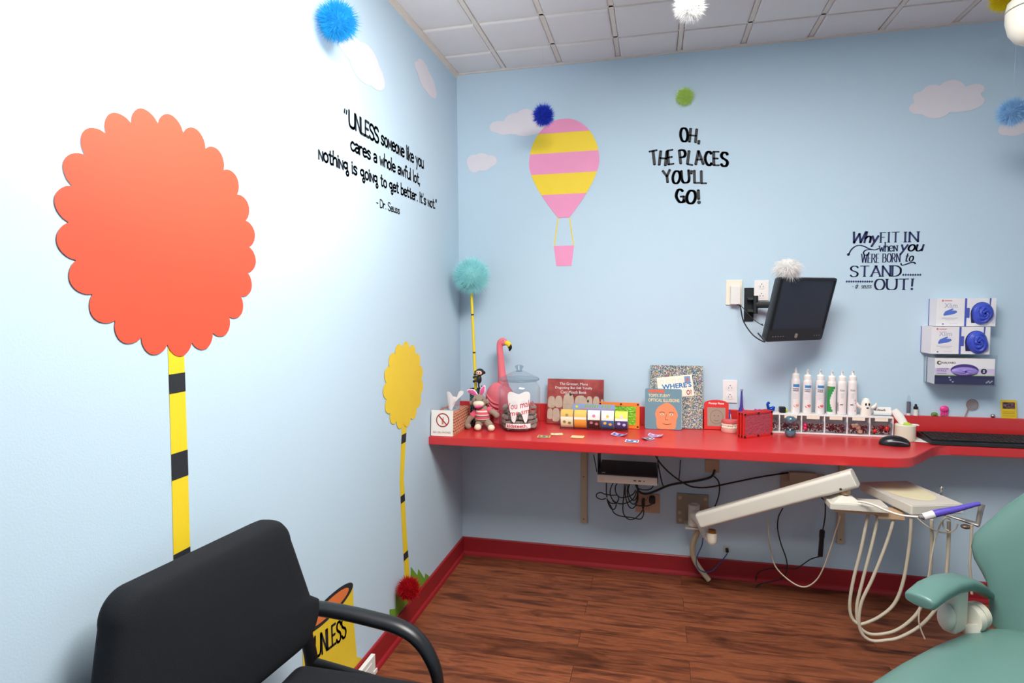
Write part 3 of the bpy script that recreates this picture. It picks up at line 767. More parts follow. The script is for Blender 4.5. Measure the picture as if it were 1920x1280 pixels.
# pompom tree: glitter pot, yellow pole, turquoise pompom
px_ = T(893, 797); px_.y -= .0
t = thing('pompom_tree', 'turquoise pompom on a banded yellow pole in a dark glitter pot', 'decoration', (px_.x, px_.y, ZC))
pz = zat(892, 728, px_.y)
m_glit = ramp_mat('dark_green_glitter', 'vor', [(0, (16, 40, 36)), (.5, (24, 58, 50)), (.82, (40, 92, 80)), (.93, (150, 190, 180))], 420, .25, spec=.6)
bm = nb(); lathe(bm, (px_.x, px_.y, ZC), [(.027, 0), (.0295, .004), (.030, pz-ZC-.002), (.028, pz-ZC), (.026, pz-ZC-.006), (.0, pz-ZC-.006)], n=28); obj('pot', bm, m_glit, t)
top = at(884, 548, y=px_.y+.03)
b0 = Vector((px_.x, px_.y, pz-.02)); bm = nb(); tube(bm, [b0, top], .0068, n=14); obj('pole', bm, M('yellow_pole', (236, 206, 40), .5), t)
for f in (.24, .66, .9):
    c = top+(b0-top)*f*.9; dd = (b0-top).normalized(); bm = nb(); tube(bm, [c, c+dd*.007], .0072, n=14); obj('pole_band', bm, m_ink, t, 'dark band around the pole')
pcen = at(884, 517, y=px_.y+.02); pcen.x = max(pcen.x, .098); pcen.y = min(pcen.y, -.102)
bm = nb(); fur(bm, pcen, .094, 5200, 21, core=.72, w=.011, lmin=.86); obj('pompom', bm, fur_mat('turquoise_feather', (190, 244, 246)), t, wn=False, recalc=False)

# monkey clinging to the pole
mc = at(896, 706, y=px_.y-.022)
t = thing('toy_monkey', 'little black toy monkey clinging to the yellow pole', 'toy', mc)
m_mk = M('black_toy_rubber', (26, 24, 26), .5)
def mp(dx, dz, dy=0): return Vector((mc.x+dx, mc.y+dy, mc.z+dz))
bm = nb()
ball(bm, mp(.006, -.012), (.0125, .012, .021)); tube(bm, [mp(.004, -.024), mp(.004, -.045), mp(.010, -.058), mp(.019, -.052), mp(.018, -.042)], [.004, .004, .0035, .003, .0025])
for dz in (-.002, -.022): tube(bm, [mp(.004, dz), mp(-.010, dz+.003, -.008), mp(-.021, dz, -.002), mp(-.022, dz-.006, .008)], [.0052, .0045, .004, .0035])
obj('body', bm, m_mk, t)
bm = nb(); ball(bm, mp(.010, .022), (.0215, .018, .0175)); ball(bm, mp(-.012, .022), (.005, .003, .007)); ball(bm, mp(.033, .020), (.005, .003, .007)); obj('head', bm, m_mk, t)
bm = nb(); ball(bm, mp(.009, .020, -.011), (.016, .010, .0118)); obj('face', bm, M('peach_toy_skin', (228, 186, 160), .6), t)
for dx_ in (.003, .015):
    bm = nb(); ball(bm, mp(dx_, .0218, -.0200), (.0028, .0016, .0032)); obj('eye', bm, m_black, t)

# flamingo
fc = Vector((.250, -.098, ZC))
t = thing('flamingo_figure', 'pink plastic flamingo standing behind the glass jar', 'figurine', fc)
m_flam = M('flamingo_pink', (236, 118, 130), .4, bump=.1, bscale=60)
def fp(px, py, dy=0): return at(px, py, y=fc.y+dy)
bm = nb()
hd = fp(943, 641); nk = [fp(942, 652), fp(938, 642), fp(943, 634), fp(949, 640)]
lathe(bm, (fc.x, fc.y, ZC), [(.045, 0), (.048, .004), (.046, .03), (.05, .06)], n=24)
c = fp(938, 748); ball(bm, c, (.072, .062, .085), rot=(0, R(-14), 0), u=28, v=18)
for k in range(4): tube(bm, [fp(911+k*2, 738+k*9, -.055), fp(922+k*2, 752+k*8, -.062), fp(935, 757+k*7, -.062)], [.003, .006, .003], n=8)
tube(bm, [fp(946, 745), fp(944, 722), fp(941, 700), fp(939, 672), fp(937, 652), fp(939, 641), fp(945, 639)], [.036, .026, .0195, .0165, .0155, .0165, .0165], n=18)
ball(bm, fp(944, 641), (.0215, .017, .0185), u=20, v=14)
obj('body', bm, m_flam, t)
bm = nb(); tube(bm, [fp(947, 642, -.002), fp(953, 644, -.003), fp(955.5, 649, -.003)], [.0125, .0125, .0105], n=14); obj('bill', bm, M('yellow_bill', (244, 206, 32), .4), t)
bm = nb(); tube(bm, [fp(955, 647, -.003), fp(956.5, 652, -.003), fp(955, 658, -.003)], [.0112, .0095, .0025], n=14); obj('bill_tip', bm, m_black, t, 'black hooked bill tip')
bm = nb(); ball(bm, fp(943.5, 638.5, -.0165), (.002, .0015, .0026)); obj('eye', bm, m_black, t)

# sock-monkey rabbit
pl = Vector((.192, -.262, ZC))
t = thing('plush_rabbit', 'grey knitted plush with pink rabbit ears and striped shirt beside the tissue box', 'plush toy', pl)
def q(px, py, dy=0): return at(px, py, y=pl.y+dy)
m_knit = M('grey_brown_knit', (150, 132, 116), .95, bump=.6, bscale=300, sheen=.3)
m_cre = M('cream_knit', (232, 222, 198), .95, bump=.4, bscale=300); m_pk = M('pink_plush', (222, 96, 150), .95, bump=.4, bscale=300)
bm = nb(); ball(bm, q(905, 782, .0), (.034, .028, .026)); ball(bm, q(906, 772), (.030, .026, .032)); ball(bm, q(904, 787)+Vector((0, 0, .004)), (.036, .028, .020))
obj('body', bm, m_knit, t)
m_str = M('pink_stripe_knit', (226, 92, 120), .95, bump=.4, bscale=300)
bm = nb(); cc = q(905, 774)
prof = [(.0335, -.026), (.0340, -.0225), (.0345, -.0175), (.0348, -.0125), (.0350, -.0075), (.0350, -.0025), (.0345, .004), (.033, .009), (.030, .015), (.024, .021)]
for i in range(len(prof)-1): lathe(bm, cc, prof[i:i+2], [0, 1, 1, 2, 0, 1, 1, 0, 1][i], n=28, caps=False)
for s, (a, b) in ((0, ((893, 771), (886, 779))), (1, ((915, 767), (921, 770)))):
    tube(bm, [q(*a, -.004), q(*b, -.008)], [.014, .0155], 1 if s else 1, n=14)
obj('shirt', bm, [m_cre, m_str, M('grey_stripe_knit', (112, 104, 104), .95)], t, 'pink striped shirt')
for pts in ([(889, 778), (880, 786), (876, 795), (878, 801)], [(917, 769), (925, 773), (931, 778)]):
    up_ = lambda p: Vector((p.x, p.y, max(p.z, ZC+.0150)))
    bm = nb(); tube(bm, [up_(q(x, y_, -.008-.004*i)) for i, (x, y_) in enumerate(pts)], [.0125]*(len(pts)-1)+[.0135], n=14); ball(bm, up_(q(*pts[-1], -.008-.004*(len(pts)-1))), .0135); obj('arm', bm, m_knit, t)
for a, b in (((899, 794), (896, 799)), ((914, 793), (921, 799))):
    bm = nb(); tube(bm, [up_(q(*a, -.010))+Vector((0, 0, .003)), up_(q(*b, -.030))], [.017, .0145], n=14); L_ = obj('leg', bm, m_knit, t)
    bm = nb(); fx = q(*b, -.038); ball(bm, (fx.x, fx.y, ZC+.0155), (.0165, .018, .0152)); obj('foot', bm, m_cre, L_, 'cream foot')
bm = nb(); hc = q(898.5, 752, -.006); ball(bm, hc, (.0335, .029, .033)); ball(bm, q(884, 755, -.002), (.010, .007, .011)); ball(bm, q(913, 753, -.002), (.010, .007, .011)); hd_ = obj('head', bm, m_knit, t)
bm = nb(); ball(bm, q(897.5, 757, -.026), (.027, .016, .0165)); obj('muzzle', bm, m_cre, hd_)
bm = nb(); ball(bm, q(897.5, 761.5, -.030), (.021, .0145, .0095), rot=(0, R(-8), 0)); obj('mouth', bm, m_pk, hd_, 'pink mouth')
for x in (892, 905): bm = nb(); ball(bm, q(x, 748.5, -.0345), .0026); obj('eye', bm, m_black, hd_)
for a, b, c in (((894, 741), (887, 735), (878, 732.5)), ((902, 740), (905, 732), (908, 724.5))):
    bm = nb(); P = [q(*a, -.004), q(*b, -.006), q(*c, -.004)]; tube(bm, P, [.008, .0145, .007], flat=.35 if 1 else 1, flat_up=(0, 1, 0), n=16); ball(bm, P[2], (.0068, .003, .0068)); e_ = obj('ear', bm, M('white_pink_plush', (238, 214, 222), .95), t)
    bm = nb(); tube(bm, [p+Vector((0, -.0045, 0)) for p in P], [.004, .0100, .0035], flat=.25, flat_up=(0, 1, 0), n=14); obj('ear_lining', bm, m_pk, e_, 'pink ear lining')

# ------------------------------------------------------------------ glass jar with its pieces
jc = Vector((.358, -.212, ZC)); JR = .0965
zr = zat(971, 708, jc.y)-ZC; zk = zat(971, 684, jc.y)-ZC
t = thing('glass_jar', 'big lidded glass jar with a white tooth decal on the counter', 'jar', jc)
bm = nb()
lathe(bm, jc, [(.0, .002), (JR-.012, .002), (JR-.002, .008), (JR, .02), (JR, zr-.05), (JR-.004, zr-.036), (JR-.016, zr-.022), (JR-.016, zr-.012)], n=56)
obj('body', bm, m_glass, t, 'clear glass body', wn=False)
bm = nb(); lathe(bm, jc, [(JR-.018, zr-.012), (JR-.006, zr-.011), (JR-.003, zr-.006), (JR-.006, zr), (JR-.03, zr+.012), (.035, zr+.027), (.024, zr+.032)], n=56); ld = obj('lid', bm, m_glass, t, 'clear glass lid', wn=False)
m_rim = glassy('thick_glass_edge', (228, 236, 240), .2)
bm = nb(); lathe(bm, jc, [(JR-.008, zr-.012), (JR-.003, zr-.008), (JR-.003, zr-.004), (JR-.008, zr)], n=56, caps=False); obj('lid_rim', bm, m_rim, ld, 'thick greenish lid rim', wn=False)
bm = nb(); lathe(bm, jc, [(.016, zr+.030), (.012, zr+.036), (.017, zr+.046), (.021, zr+.054), (.019, zk-.004), (.010, zk), (0, zk)], n=28); obj('knob', bm, m_rim, ld, 'clear glass knob', wn=False)
ang0 = math.atan2(CAM.y-jc.y, CAM.x-jc.x)
def jr(u, v, d=.0008): a = ang0+u/JR; return Vector((jc.x+(JR+d)*math.cos(a), jc.y+(JR+d)*math.sin(a), ZC+v))
tooth = [(-.055, .172), (-.050, .182), (-.038, .186), (-.022, .182), (-.004, .176), (.012, .182), (.028, .187), (.042, .184), (.050, .174), (.050, .155), (.045, .12), (.041, .085), (.036, .058), (.029, .046), (.021, .050), (.014, .072), (.006, .090), (-.002, .094), (-.010, .090), (-.015, .070), (-.020, .050), (-.028, .046), (-.036, .056), (-.042, .085), (-.050, .12), (-.055, .15)]
sm = spline([Vector((a, b, 0)) for a, b in tooth], 3, True)[:-1]
bm = nb()
t_ = bmesh.new(); f = t_.faces.new([t_.verts.new(p) for p in sm]); bmesh.ops.triangulate(t_, faces=[f])
for _ in range(2): bmesh.ops.subdivide_edges(t_, edges=[e for e in t_.edges if e.calc_length() > .012], cuts=1)
bmesh.ops.triangulate(t_, faces=t_.faces[:])
for v in t_.verts: v.co = jr(v.co.x, v.co.y)
me = bpy.data.meshes.new('t'); t_.to_mesh(me); t_.free(); bm.from_mesh(me); bpy.data.meshes.remove(me)
obj('tooth_decal', bm, M('white_vinyl', (240, 238, 236), .6), t, 'white tooth decal', wn=False, recalc=False)
bm = nb(); sh = .16
text(bm, 'You make', lambda u, v: jr(u+.004, v+.112+u*sh, .0016), w=.128, h=.030, align='C'); text(bm, 'me smile', lambda u, v: jr(u+.016, v+.084+u*sh, .0016), w=.118, h=.024, align='C')
obj('slogan_lettering', bm, M('red_vinyl', (196, 48, 56), .6), t, 'red lettering reading You make me smile', wn=False, recalc=False)
bm = nb(); rows = [[jr(-.066+.118*i/16, v, .0006) for i in range(17)] for v in (.019, .040)]; quad_grid(bm, rows); obj('name_strip', bm, M('white_vinyl', (240, 238, 236), .6), t, 'white strip behind the name', wn=False)
bm = nb(); text(bm, 'kidsteeth.', lambda u, v: jr(u-.012, v+.022, .0014), w=.098, h=.016, align='C', bold=.02); obj('name_lettering', bm, M('red_vinyl', (196, 48, 56), .6), t, 'red lettering reading kidsteeth', wn=False, recalc=False)
m_chunk = M('grey_brown_eraser', (152, 138, 130), .7, var=.15, vscale=90)
bm = nb(); rbox(bm, (0, 0, 0), (.034, .022, .018), bev=.005, seg=2); first = obj('eraser_piece', bm, m_chunk, None)
cpos = []; q_ = random.Random(5); tries = 0
lay = [(.0165, .070, 13), (.0165, .035, 5), (.038, .070, 12), (.038, .032, 5), (.060, .069, 11), (.060, .034, 4), (.081, .066, 11), (.102, .066, 11)]
k = 0
for z, r, n in lay:
    for i in range(n):
        a = 2*PI*(i+(.5 if int(z*1000) % 2 else 0))/n+q_.uniform(-.06, .06)
        side = abs(math.cos(a))
        if z > .07 and (math.sin(a) < -.35 or (z > .09 and not (side > .75 or math.sin(a) > .8))): continue
        p = jc+Vector((r*math.cos(a), r*math.sin(a), z+q_.uniform(-.001, .001)))
        o = first if k == 0 else copy_thing(first, p, None); o.location = p; o.rotation_euler = (q_.uniform(-.35, .35), q_.uniform(-.35, .35), a+PI/2+q_.uniform(-.5, .5))
        tag(o, 'grey-brown block lying in the big glass jar', 'eraser', 'grey-brown blocks in the glass jar'); k += 1

# ------------------------------------------------------------------ books and toys
def leaning(x0, x1, ybot, ytop, h, th, zb=None):
    """frame of a thin upright thing leaning on the wall: place(u right, v up, w out)"""
    zb = ZC+.0005 if zb is None else zb
    L = x1-x0; s = (ytop-ybot)/h; c_ = math.sqrt(1-s*s)
    return lambda u, v, w_=0: Vector((x0+u, ybot+v*s-w_*c_, zb+v*c_+w_*s))
# mouth book
b0, b1 = T(1025, 790), T(1131, 797); yb = -.075
L0 = at(1025.5, 788, y=yb); L1 = at(1131, 796, y=yb); hb_ = zat(1030, 709, -.045)-ZC
P = leaning(L0.x, L1.x, yb, -.034, hb_, .012); W = L1.x-L0.x
t = thing('picture_book', 'wide book with teeth on its cover reading The Grosser, More Disgusting', 'book', P(W/2, 0))
bm = nb(); prism(bm, rrect(W, hb_, .002, 2, W/2, hb_/2), lambda u, v, w_: P(u, v, w_), .012)
m_gum = ramp_mat('gum_photo_print', 'noise', [(.25, (92, 40, 42)), (.45, (150, 62, 60)), (.7, (186, 96, 88))], 11, .35)
obj('cover', bm, m_gum, t)
m_tooth = M('yellowed_tooth_print', (190, 166, 146), .4, var=.2, vscale=50)
bm = nb()
def ell(bm, place, cu, cv, ru, rv, d, n=16, mi=0): poly(bm, [place(cu+ru*math.cos(2*PI*i/n), cv+rv*math.sin(2*PI*i/n), d) for i in range(n)], mi)
def tooth_shape(bm, place, cu, cv, ru, rv, d, n=28):
    out = []
    for i in range(n):
        c_, s_ = math.cos(2*PI*i/n), math.sin(2*PI*i/n); out.append(place(cu+ru*math.copysign(abs(c_)**.62, c_)*(1-.16*s_), cv+rv*math.copysign(abs(s_)**.62, s_), d))
    poly(bm, out)
for u, v, ru, rv in ((.08, .48, .065, .13), (.21, .49, .065, .13), (.385, .48, .098, .20), (.60, .49, .105, .15), (.755, .51, .052, .12), (.875, .50, .055, .13), (.05, .22, .05, .12), (.165, .20, .066, .15), (.30, .21, .062, .12), (.43, .20, .06, .11), (.56, .21, .06, .11), (.70, .21, .06, .11), (.98, .5, .02, .07)):
    tooth_shape(bm, P, min(max(u, ru*1.17), 1-ru*1.17)*W, v*hb_, ru*W, rv*hb_, .0126)
obj('teeth_picture', bm, m_tooth, t, 'yellowed teeth pictured on the cover', wn=False)
bm = nb(); ell(bm, P, .42*W, .66*hb_, .022*W, .035*hb_, .0132); ell(bm, P, .67*W, .62*hb_, .008*W, .012*hb_, .0132); ell(bm, P, .73*W, .52*hb_, .016*W, .03*hb_, .0132); obj('cavity_picture', bm, m_black, t, 'dark cavities pictured on the teeth', wn=False)
bm = nb()
for s, v, wf in (('The Grosser, More', .855, .50), ('Disgusting But Still Totally', .765, .66), ('Cool Mouth Book', .675, .46)):
    text(bm, s, lambda u, vv, v=v: P(.47*W+u, v*hb_+vv, .0136), w=wf*W, h=.068*hb_, align='C')
obj('title_lettering', bm, M('white_print', (240, 232, 230), .5), t, 'white title', wn=False)

# tall busy-pattern book behind, blue-grey book in front
yb = -.062; L0, L1 = at(1219, 800, y=yb), at(1317, 803, y=yb); hh = zat(1300, 685, -.03)-ZC; W = L1.x-L0.x
P = leaning(L0.x, L1.x, yb, -.026, hh, .01)
t = thing('picture_book', 'tall book crowded with tiny coloured dots, reading WHERE\'S, behind the grey-blue book', 'book', P(W/2, 0))
bm = nb(); prism(bm, rrect(W, hh, .002, 2, W/2, hh/2), lambda u, v, w_: P(u, v, w_), .010)
m_busy = ramp_mat('tiny_crowd_print', 'vor', [(0, (60, 96, 120)), (.18, (196, 200, 190)), (.36, (70, 130, 140)), (.5, (196, 176, 84)), (.62, (88, 110, 150)), (.76, (178, 96, 80)), (.86, (216, 214, 206)), (.93, (50, 70, 80))], 330, .5)
obj('cover', bm, m_busy, t)
def card(u, v, w_=0, P=P, W=W, hh=hh):
    a = R(7); c = (W*.48, hh*.66); return P(c[0]+u*math.cos(a)-v*math.sin(a), c[1]+u*math.sin(a)+v*math.cos(a), w_)
bm = nb(); cw, ch = W*.68, hh*.34; poly(bm, [card(-cw/2, -ch/2, .0104), card(cw/2, -ch/2, .0104), card(cw/2, ch/2, .0104), card(-cw/2, ch/2, .0104)]); obj('envelope_picture', bm, M('cream_print', (238, 232, 214), .6), t, 'cream envelope pictured on the cover', wn=False)
bm = nb(); text(bm, "WHERE'S", lambda u, v: card(u-cw*.38, v-ch*.08, .0108), w=cw*.84, h=ch*.24, bold=.03); obj('title_lettering', bm, M('blue_print', (40, 110, 176), .6), t, 'blue title word', wn=False)
bm = nb(); text(bm, "O?", lambda u, v: card(u+cw*.29, v-ch*.44, .0108), w=cw*.15, h=ch*.24, bold=.03); obj('title_ending', bm, m_signred, t, 'red title ending', wn=False)
bm = nb(); sx, sy = cw*.36, ch*.30
poly(bm, [card(sx-.013, sy-.017, .0108), card(sx+.013, sy-.017, .0108), card(sx+.013, sy+.014, .0108), card(sx-.013, sy+.014, .0108)]); ell(bm, card, sx, sy-.002, .006, .008, .0112, mi=1)
obj('stamp_picture', bm, [M('stamp_blue_print', (120, 150, 190), .6), M('stamp_red_print', (196, 110, 100), .6)], t, 'small stamp pictured on the envelope', wn=False)
bm = nb()
for k in range(4):
    cu = -cw*.36+k*cw*.17
    for i in range(18):
        a, b = 2*PI*i/18, 2*PI*(i+1)/18; poly(bm, [card(cu+r_*math.cos(g), ch*.27+r_*math.sin(g), .0108) for r_, g in ((.0082, a), (.009, a), (.009, b), (.0082, b))])
obj('postmark_picture', bm, M('postmark_print', (206, 176, 176), .6), t, 'faint postmarks on the envelope', wn=False)

yb = -.105; L0, L1 = at(1209, 800, y=yb), at(1278, 804, y=yb); hh = zat(1220, 727, -.072)-ZC; W = L1.x-L0.x
P = leaning(L0.x, L1.x, yb, -.080, hh, .01)
t = thing('picture_book', 'grey-blue book with an orange face reading TOPSY-TURVY OPTICAL ILLUSIONS', 'book', P(W/2, 0))
bm = nb(); prism(bm, rrect(W, hh, .008, 4, W/2, hh/2), lambda u, v, w_: P(u, v, w_), .002); obj('cover', bm, M('blue_grey_print', (108, 142, 156), .5), t)
bm = nb(); prism(bm, rrect(W-.003, hh-.003, .007, 4, W/2+.003, hh/2), lambda u, v, w_: P(u, v, -.010+w_), .0099); obj('pages', bm, m_paper, t, 'white page block')
bm = nb(); poly(bm, [P(.1*W, hh*.90, .0026), P(.53*W, hh*.90, .0026), P(.53*W, hh*.97, .0026), P(.1*W, hh*.97, .0026)]); obj('title_band', bm, M('orange_print', (220, 100, 70), .6), t, 'orange strip over the title', wn=False)
bm = nb(); text(bm, 'TOPSY-TURVY', lambda u, v: P(.09*W+u, hh*.79+v, .0027), w=W*.6, h=hh*.075, bold=.02); text(bm, 'OPTICAL ILLUSIONS', lambda u, v: P(.09*W+u, hh*.675+v, .0027), w=W*.85, h=hh*.08, bold=.02); obj('title_lettering', bm, M('pale_yellow_print', (232, 216, 160), .6), t, 'pale yellow title', wn=False)
bm = nb()
fo = spline([Vector((a, b, 0)) for a, b in ((.33, .06), (.31, .25), (.28, .38), (.34, .52), (.45, .60), (.60, .66), (.74, .60), (.84, .50), (.90, .36), (.86, .24), (.84, .06), (.75, .01), (.42, .01))], 4, True)[:-1]
poly(bm, [P(p.x*W, p.y*hh, .0027) for p in fo]); obj('face_picture', bm, M('orange_face_print', (226, 140, 96), .6), t, 'orange bald face pictured on the cover', wn=False)
bm = nb()
for u in (.47, .72): ell(bm, P, u*W, .37*hh, .045*W, .022*hh, .0031); ell(bm, P, u*W, .37*hh, .016*W, .018*hh, .0034, mi=1); strokes(bm, [((u-.07)*W, .41*hh), (u*W, .43*hh), ((u+.07)*W, .41*hh)], lambda a, b: P(a, b, .0033), .003, .003, 2)
strokes(bm, [(.59*W, .37*hh), (.56*W, .24*hh), (.64*W, .24*hh)], lambda a, b: P(a, b, .0033), .002, .002, 2); strokes(bm, [(.49*W, .14*hh), (.60*W, .12*hh), (.72*W, .14*hh)], lambda a, b: P(a, b, .0033), .003, .003, 2)
obj('face_features', bm, [M('cream_print', (238, 232, 214), .6), m_ink, M('brown_print', (150, 84, 56), .6)], t, 'drawn eyes nose and mouth', wn=False)

# sticker dispenser with five rolls
yb = -.19; L0, L1 = at(1050, 803, y=yb), at(1178, 805, y=yb); W = L1.x-L0.x
t = thing('sticker_dispenser', 'clear dispenser of five sticker rolls in front of the teeth book', 'sticker dispenser', (L0.x+W/2, yb, ZC))
hd = zat(1060, 768, yb)-ZC
bm = nb(); box(bm, (L0.x, yb-.004, ZC), (L1.x, yb+.05, ZC+.003)); box(bm, (L0.x, yb-.004, ZC), (L1.x, yb-.002, ZC+.016)); box(bm, (L0.x, yb+.047, ZC), (L1.x, yb+.05, ZC+hd+.02))
for k in range(6):
    x = L0.x+W*k/5; box(bm, (x-.001 if k else x, yb-.004, ZC), (x+.001 if k < 5 else x, yb+.05, ZC+hd*.95)) if 0 < k < 5 else box(bm, (x-.001, yb-.004, ZC), (x+.001, yb+.05, ZC+hd))
obj('holder', bm, m_clear, t, 'clear plastic holder', wn=False)
hx0, hx1 = at(1074, 757, y=yb+.05).x, at(1153, 757, y=yb+.05).x; hz0, hz1 = zat(1100, 767, yb+.048), zat(1100, 757, yb+.048)
bm = nb(); box(bm, (hx0, yb+.045, hz0-.01), (hx1, yb+.0468, hz1)); obj('header_card', bm, M('periwinkle_print', (140, 164, 210), .5), t, 'blue header card with a sun')
bm = nb(); hp = lambda u, v, w_=0: Vector((hx0+u, yb+.0442-w_, hz0+v)); hw, hh2 = hx1-hx0, hz1-hz0
for i in range(8): a = 2*PI*i/8; poly(bm, [hp(hw*.1+.003*math.cos(a-.5), hh2*.5+.003*math.sin(a-.5)), hp(hw*.1+.009*math.cos(a), hh2*.5+.009*math.sin(a)), hp(hw*.1+.003*math.cos(a+.5), hh2*.5+.003*math.sin(a+.5))])
ell(bm, hp, hw*.1, hh2*.5, .006, .006, .0003); strokes(bm, [(hw*.17, hh2*.12), (hw*.99, hh2*.12)], lambda a, b: hp(a, b), .003, .003, 1)
for k in range(11): 
    if k != 6: strokes(bm, [(hw*(.3+k*.058), hh2*.38), (hw*(.32+k*.058), hh2*.85)], lambda a, b: hp(a, b), .006, .006, 2)
obj('header_picture', bm, [M('sun_yellow_print', (246, 214, 40), .5), M('pink_print', (226, 130, 150), .5), M('olive_print', (150, 178, 80), .5)], t, 'sun and green blocks on the header', wn=False)
rolls = [('cream roll with small animal pictures', (236, 232, 190), (220, 180, 90), (150, 140, 70)), ('orange roll', (236, 162, 60), (244, 190, 90), (232, 150, 50)),
         ('white and brown roll with a pink stripe', (70, 40, 30), (236, 226, 226), (210, 120, 150)), ('blue roll with a speech bubble', (62, 100, 160), (236, 240, 236), (240, 190, 70)),
         ('yellow and purple roll', (70, 60, 120), (236, 222, 90), (214, 200, 230))]
m_rw = M('roll_white_print', (240, 236, 226), .6)
for k, (lab, cbase, ctop, cpic) in enumerate(rolls):
    bm = nb(); a0 = L0.x+W*k/5+.003; a1 = L0.x+W*(k+1)/5-.003; n = 24
    cyl = (yb+.024, ZC+hd*.52); rr = hd*.46; rows = []
    for i in range(n+1): 
        a = -PI*.5+2*PI*i/n; rows.append([Vector((a0, cyl[0]-rr*.52*math.cos(a), cyl[1]+rr*math.sin(a))), Vector((a1, cyl[0]-rr*.52*math.cos(a), cyl[1]+rr*math.sin(a)))])
    for i in range(n):
        mi = 0 if i < n*.245 else (2 if i < n*.29 else 1); quad_grid(bm, rows[i:i+2], mi)
    bmesh.ops.remove_doubles(bm, verts=bm.verts[:], dist=1e-5)
    poly(bm, [r_[0] for r_ in rows[:-1]], 2); poly(bm, [r_[1] for r_ in rows[:-1]][::-1], 2)
    qd = random.Random(k+40); rp = lambda u, v, w_=0, a0=a0, cyl=cyl, rr=rr: Vector((a0+u, cyl[0]-rr*.52*math.sqrt(max(0, 1-((v)/rr)**2))-.0008-w_, cyl[1]+v))
    ww = a1-a0
    if k != 1:
        for u, v in ((.3, -.3), (.72, -.42), (.5, .45)): ell(bm, rp, u*ww, v*rr, ww*.13, rr*.16, 0, mi=3, n=12)
    obj('sticker_roll', bm, [M('roll%d_base_print' % k, cbase, .6), M('roll%d_top_print' % k, ctop, .6), m_rw, M('roll%d_motif_print' % k, cpic, .6)], t, lab)
# loose stickers on the counter
stick = [(1020, 818.5, .056, .050, 4, (236, 200, 70), (100, 110, 130), 'yellow-edged sticker with a grey picture lying nearest the jar'),
         (1044, 814, .054, .046, 12, (240, 206, 90), (226, 216, 214), 'yellow-edged sticker with a pale picture lying under the teeth book'),
         (1083, 819, .056, .050, -2, (240, 206, 110), (222, 206, 176), 'yellow-edged cream sticker lying before the dispenser'),
         (1161, 815.5, .062, .050, -16, (226, 220, 240), (84, 76, 160), 'purple sticker curled at its left edge before the orange toy'),
         (1185, 827, .056, .050, -4, (236, 236, 246), (90, 110, 190), 'white-edged blue sticker lying nearest the counter front'),
         (1214, 823, .046, .048, 25, (210, 200, 230), (110, 96, 90), 'dark curled sticker lying left of the pink one'),
         (1229, 817, .060, .050, -12, (226, 216, 240), (190, 130, 190), 'pink and purple sticker lying before the grey-blue book')]
for i, (px, py, sw, sh_, rot, ce, cp_, lab) in enumerate(stick):
    c = T(px, py); a = R(rot); curl = .006 if i in (3, 5, 6) else .0006
    def sp_(u, v, w_=0, c=c, a=a, sw=sw, curl=curl): return Vector((c.x+u*math.cos(a)-v*math.sin(a), c.y+u*math.sin(a)+v*math.cos(a), ZC+.0008+curl*(2*u/sw)**2+w_))
    bm = nb(); rows = [[sp_(-sw/2+sw*j/8, v) for j in range(9)] for v in (-sh_/2, sh_/2)]; quad_grid(bm, rows)
    rows = [[sp_((-sw/2+sw*j/8)*.86, v, .0004) for j in range(9)] for v in (-sh_*.4, sh_*.4)]; quad_grid(bm, rows, 1)
    for u, v in ((-.2, .1), (.22, -.08)): ell(bm, sp_, u*sw, v*sh_, sw*.12, sh_*.2, .0007, mi=0, n=10)
    solo('sticker', bm, [M('sticker%d_edge_print' % i, ce, .5), M('sticker%d_picture_print' % i, cp_, .5)], lab, 'sticker', c, group='loose stickers on the counter', wn=False)

# orange frame of green pins
yb = -.112; L0, L1 = at(1122, 800, y=yb), at(1199, 803, y=yb); W = L1.x-L0.x; hh = zat(1190, 755, -.10)-ZC
P = leaning(L0.x, L1.x, yb, -.098, hh, .02)
m_org = M('orange_plastic', (240, 126, 40), .4)
def pin_frame(P, W, hh, d0, d1, mat, rim):
    bm = nb(); i_ = [(rim, rim), (W-rim, rim), (W-rim, hh-rim), (rim, hh-rim)]; o_ = [(0, 0), (W, 0), (W, hh), (0, hh)]
    for a in range(4):
        b = (a+1) % 4; qd = [o_[a], o_[b], i_[b], i_[a]]; prism(bm, qd, lambda u, v, w_: P(u, v, d0+w_), d1-d0)
    bmesh.ops.remove_doubles(bm, verts=bm.verts[:], dist=1e-6); return bm
t = thing('pin_art_toy', 'orange framed toy with bright green pins behind the sticker dispenser', 'toy', P(W/2, 0))
obj('frame', pin_frame(P, W, hh, 0, .008, m_org, .017), m_org, t)
bm = nb(); rows = []; qg = random.Random(3); n = 34
for j in range(n+1): rows.append([P(.017+(W-.034)*i/n, .017+(hh-.034)*j/n, .004+qg.uniform(0, .007)) for i in range(n+1)])
quad_grid(bm, rows); obj('pins', bm, ramp_mat('green_pins', 'noise', [(.3, (90, 150, 30)), (.6, (150, 206, 50))], 160, .4), t, 'bright green pin field', wn=False, sharp=180)
bm = nb()
for u, v in ((.008, .008), (W-.008, .008), (W-.008, hh-.008), (W*.55, hh-.008), (.008, hh-.008)): ell(bm, P, u, v, .0045, .0045, .0086); 
obj('screws', bm, m_black, t, wn=False)

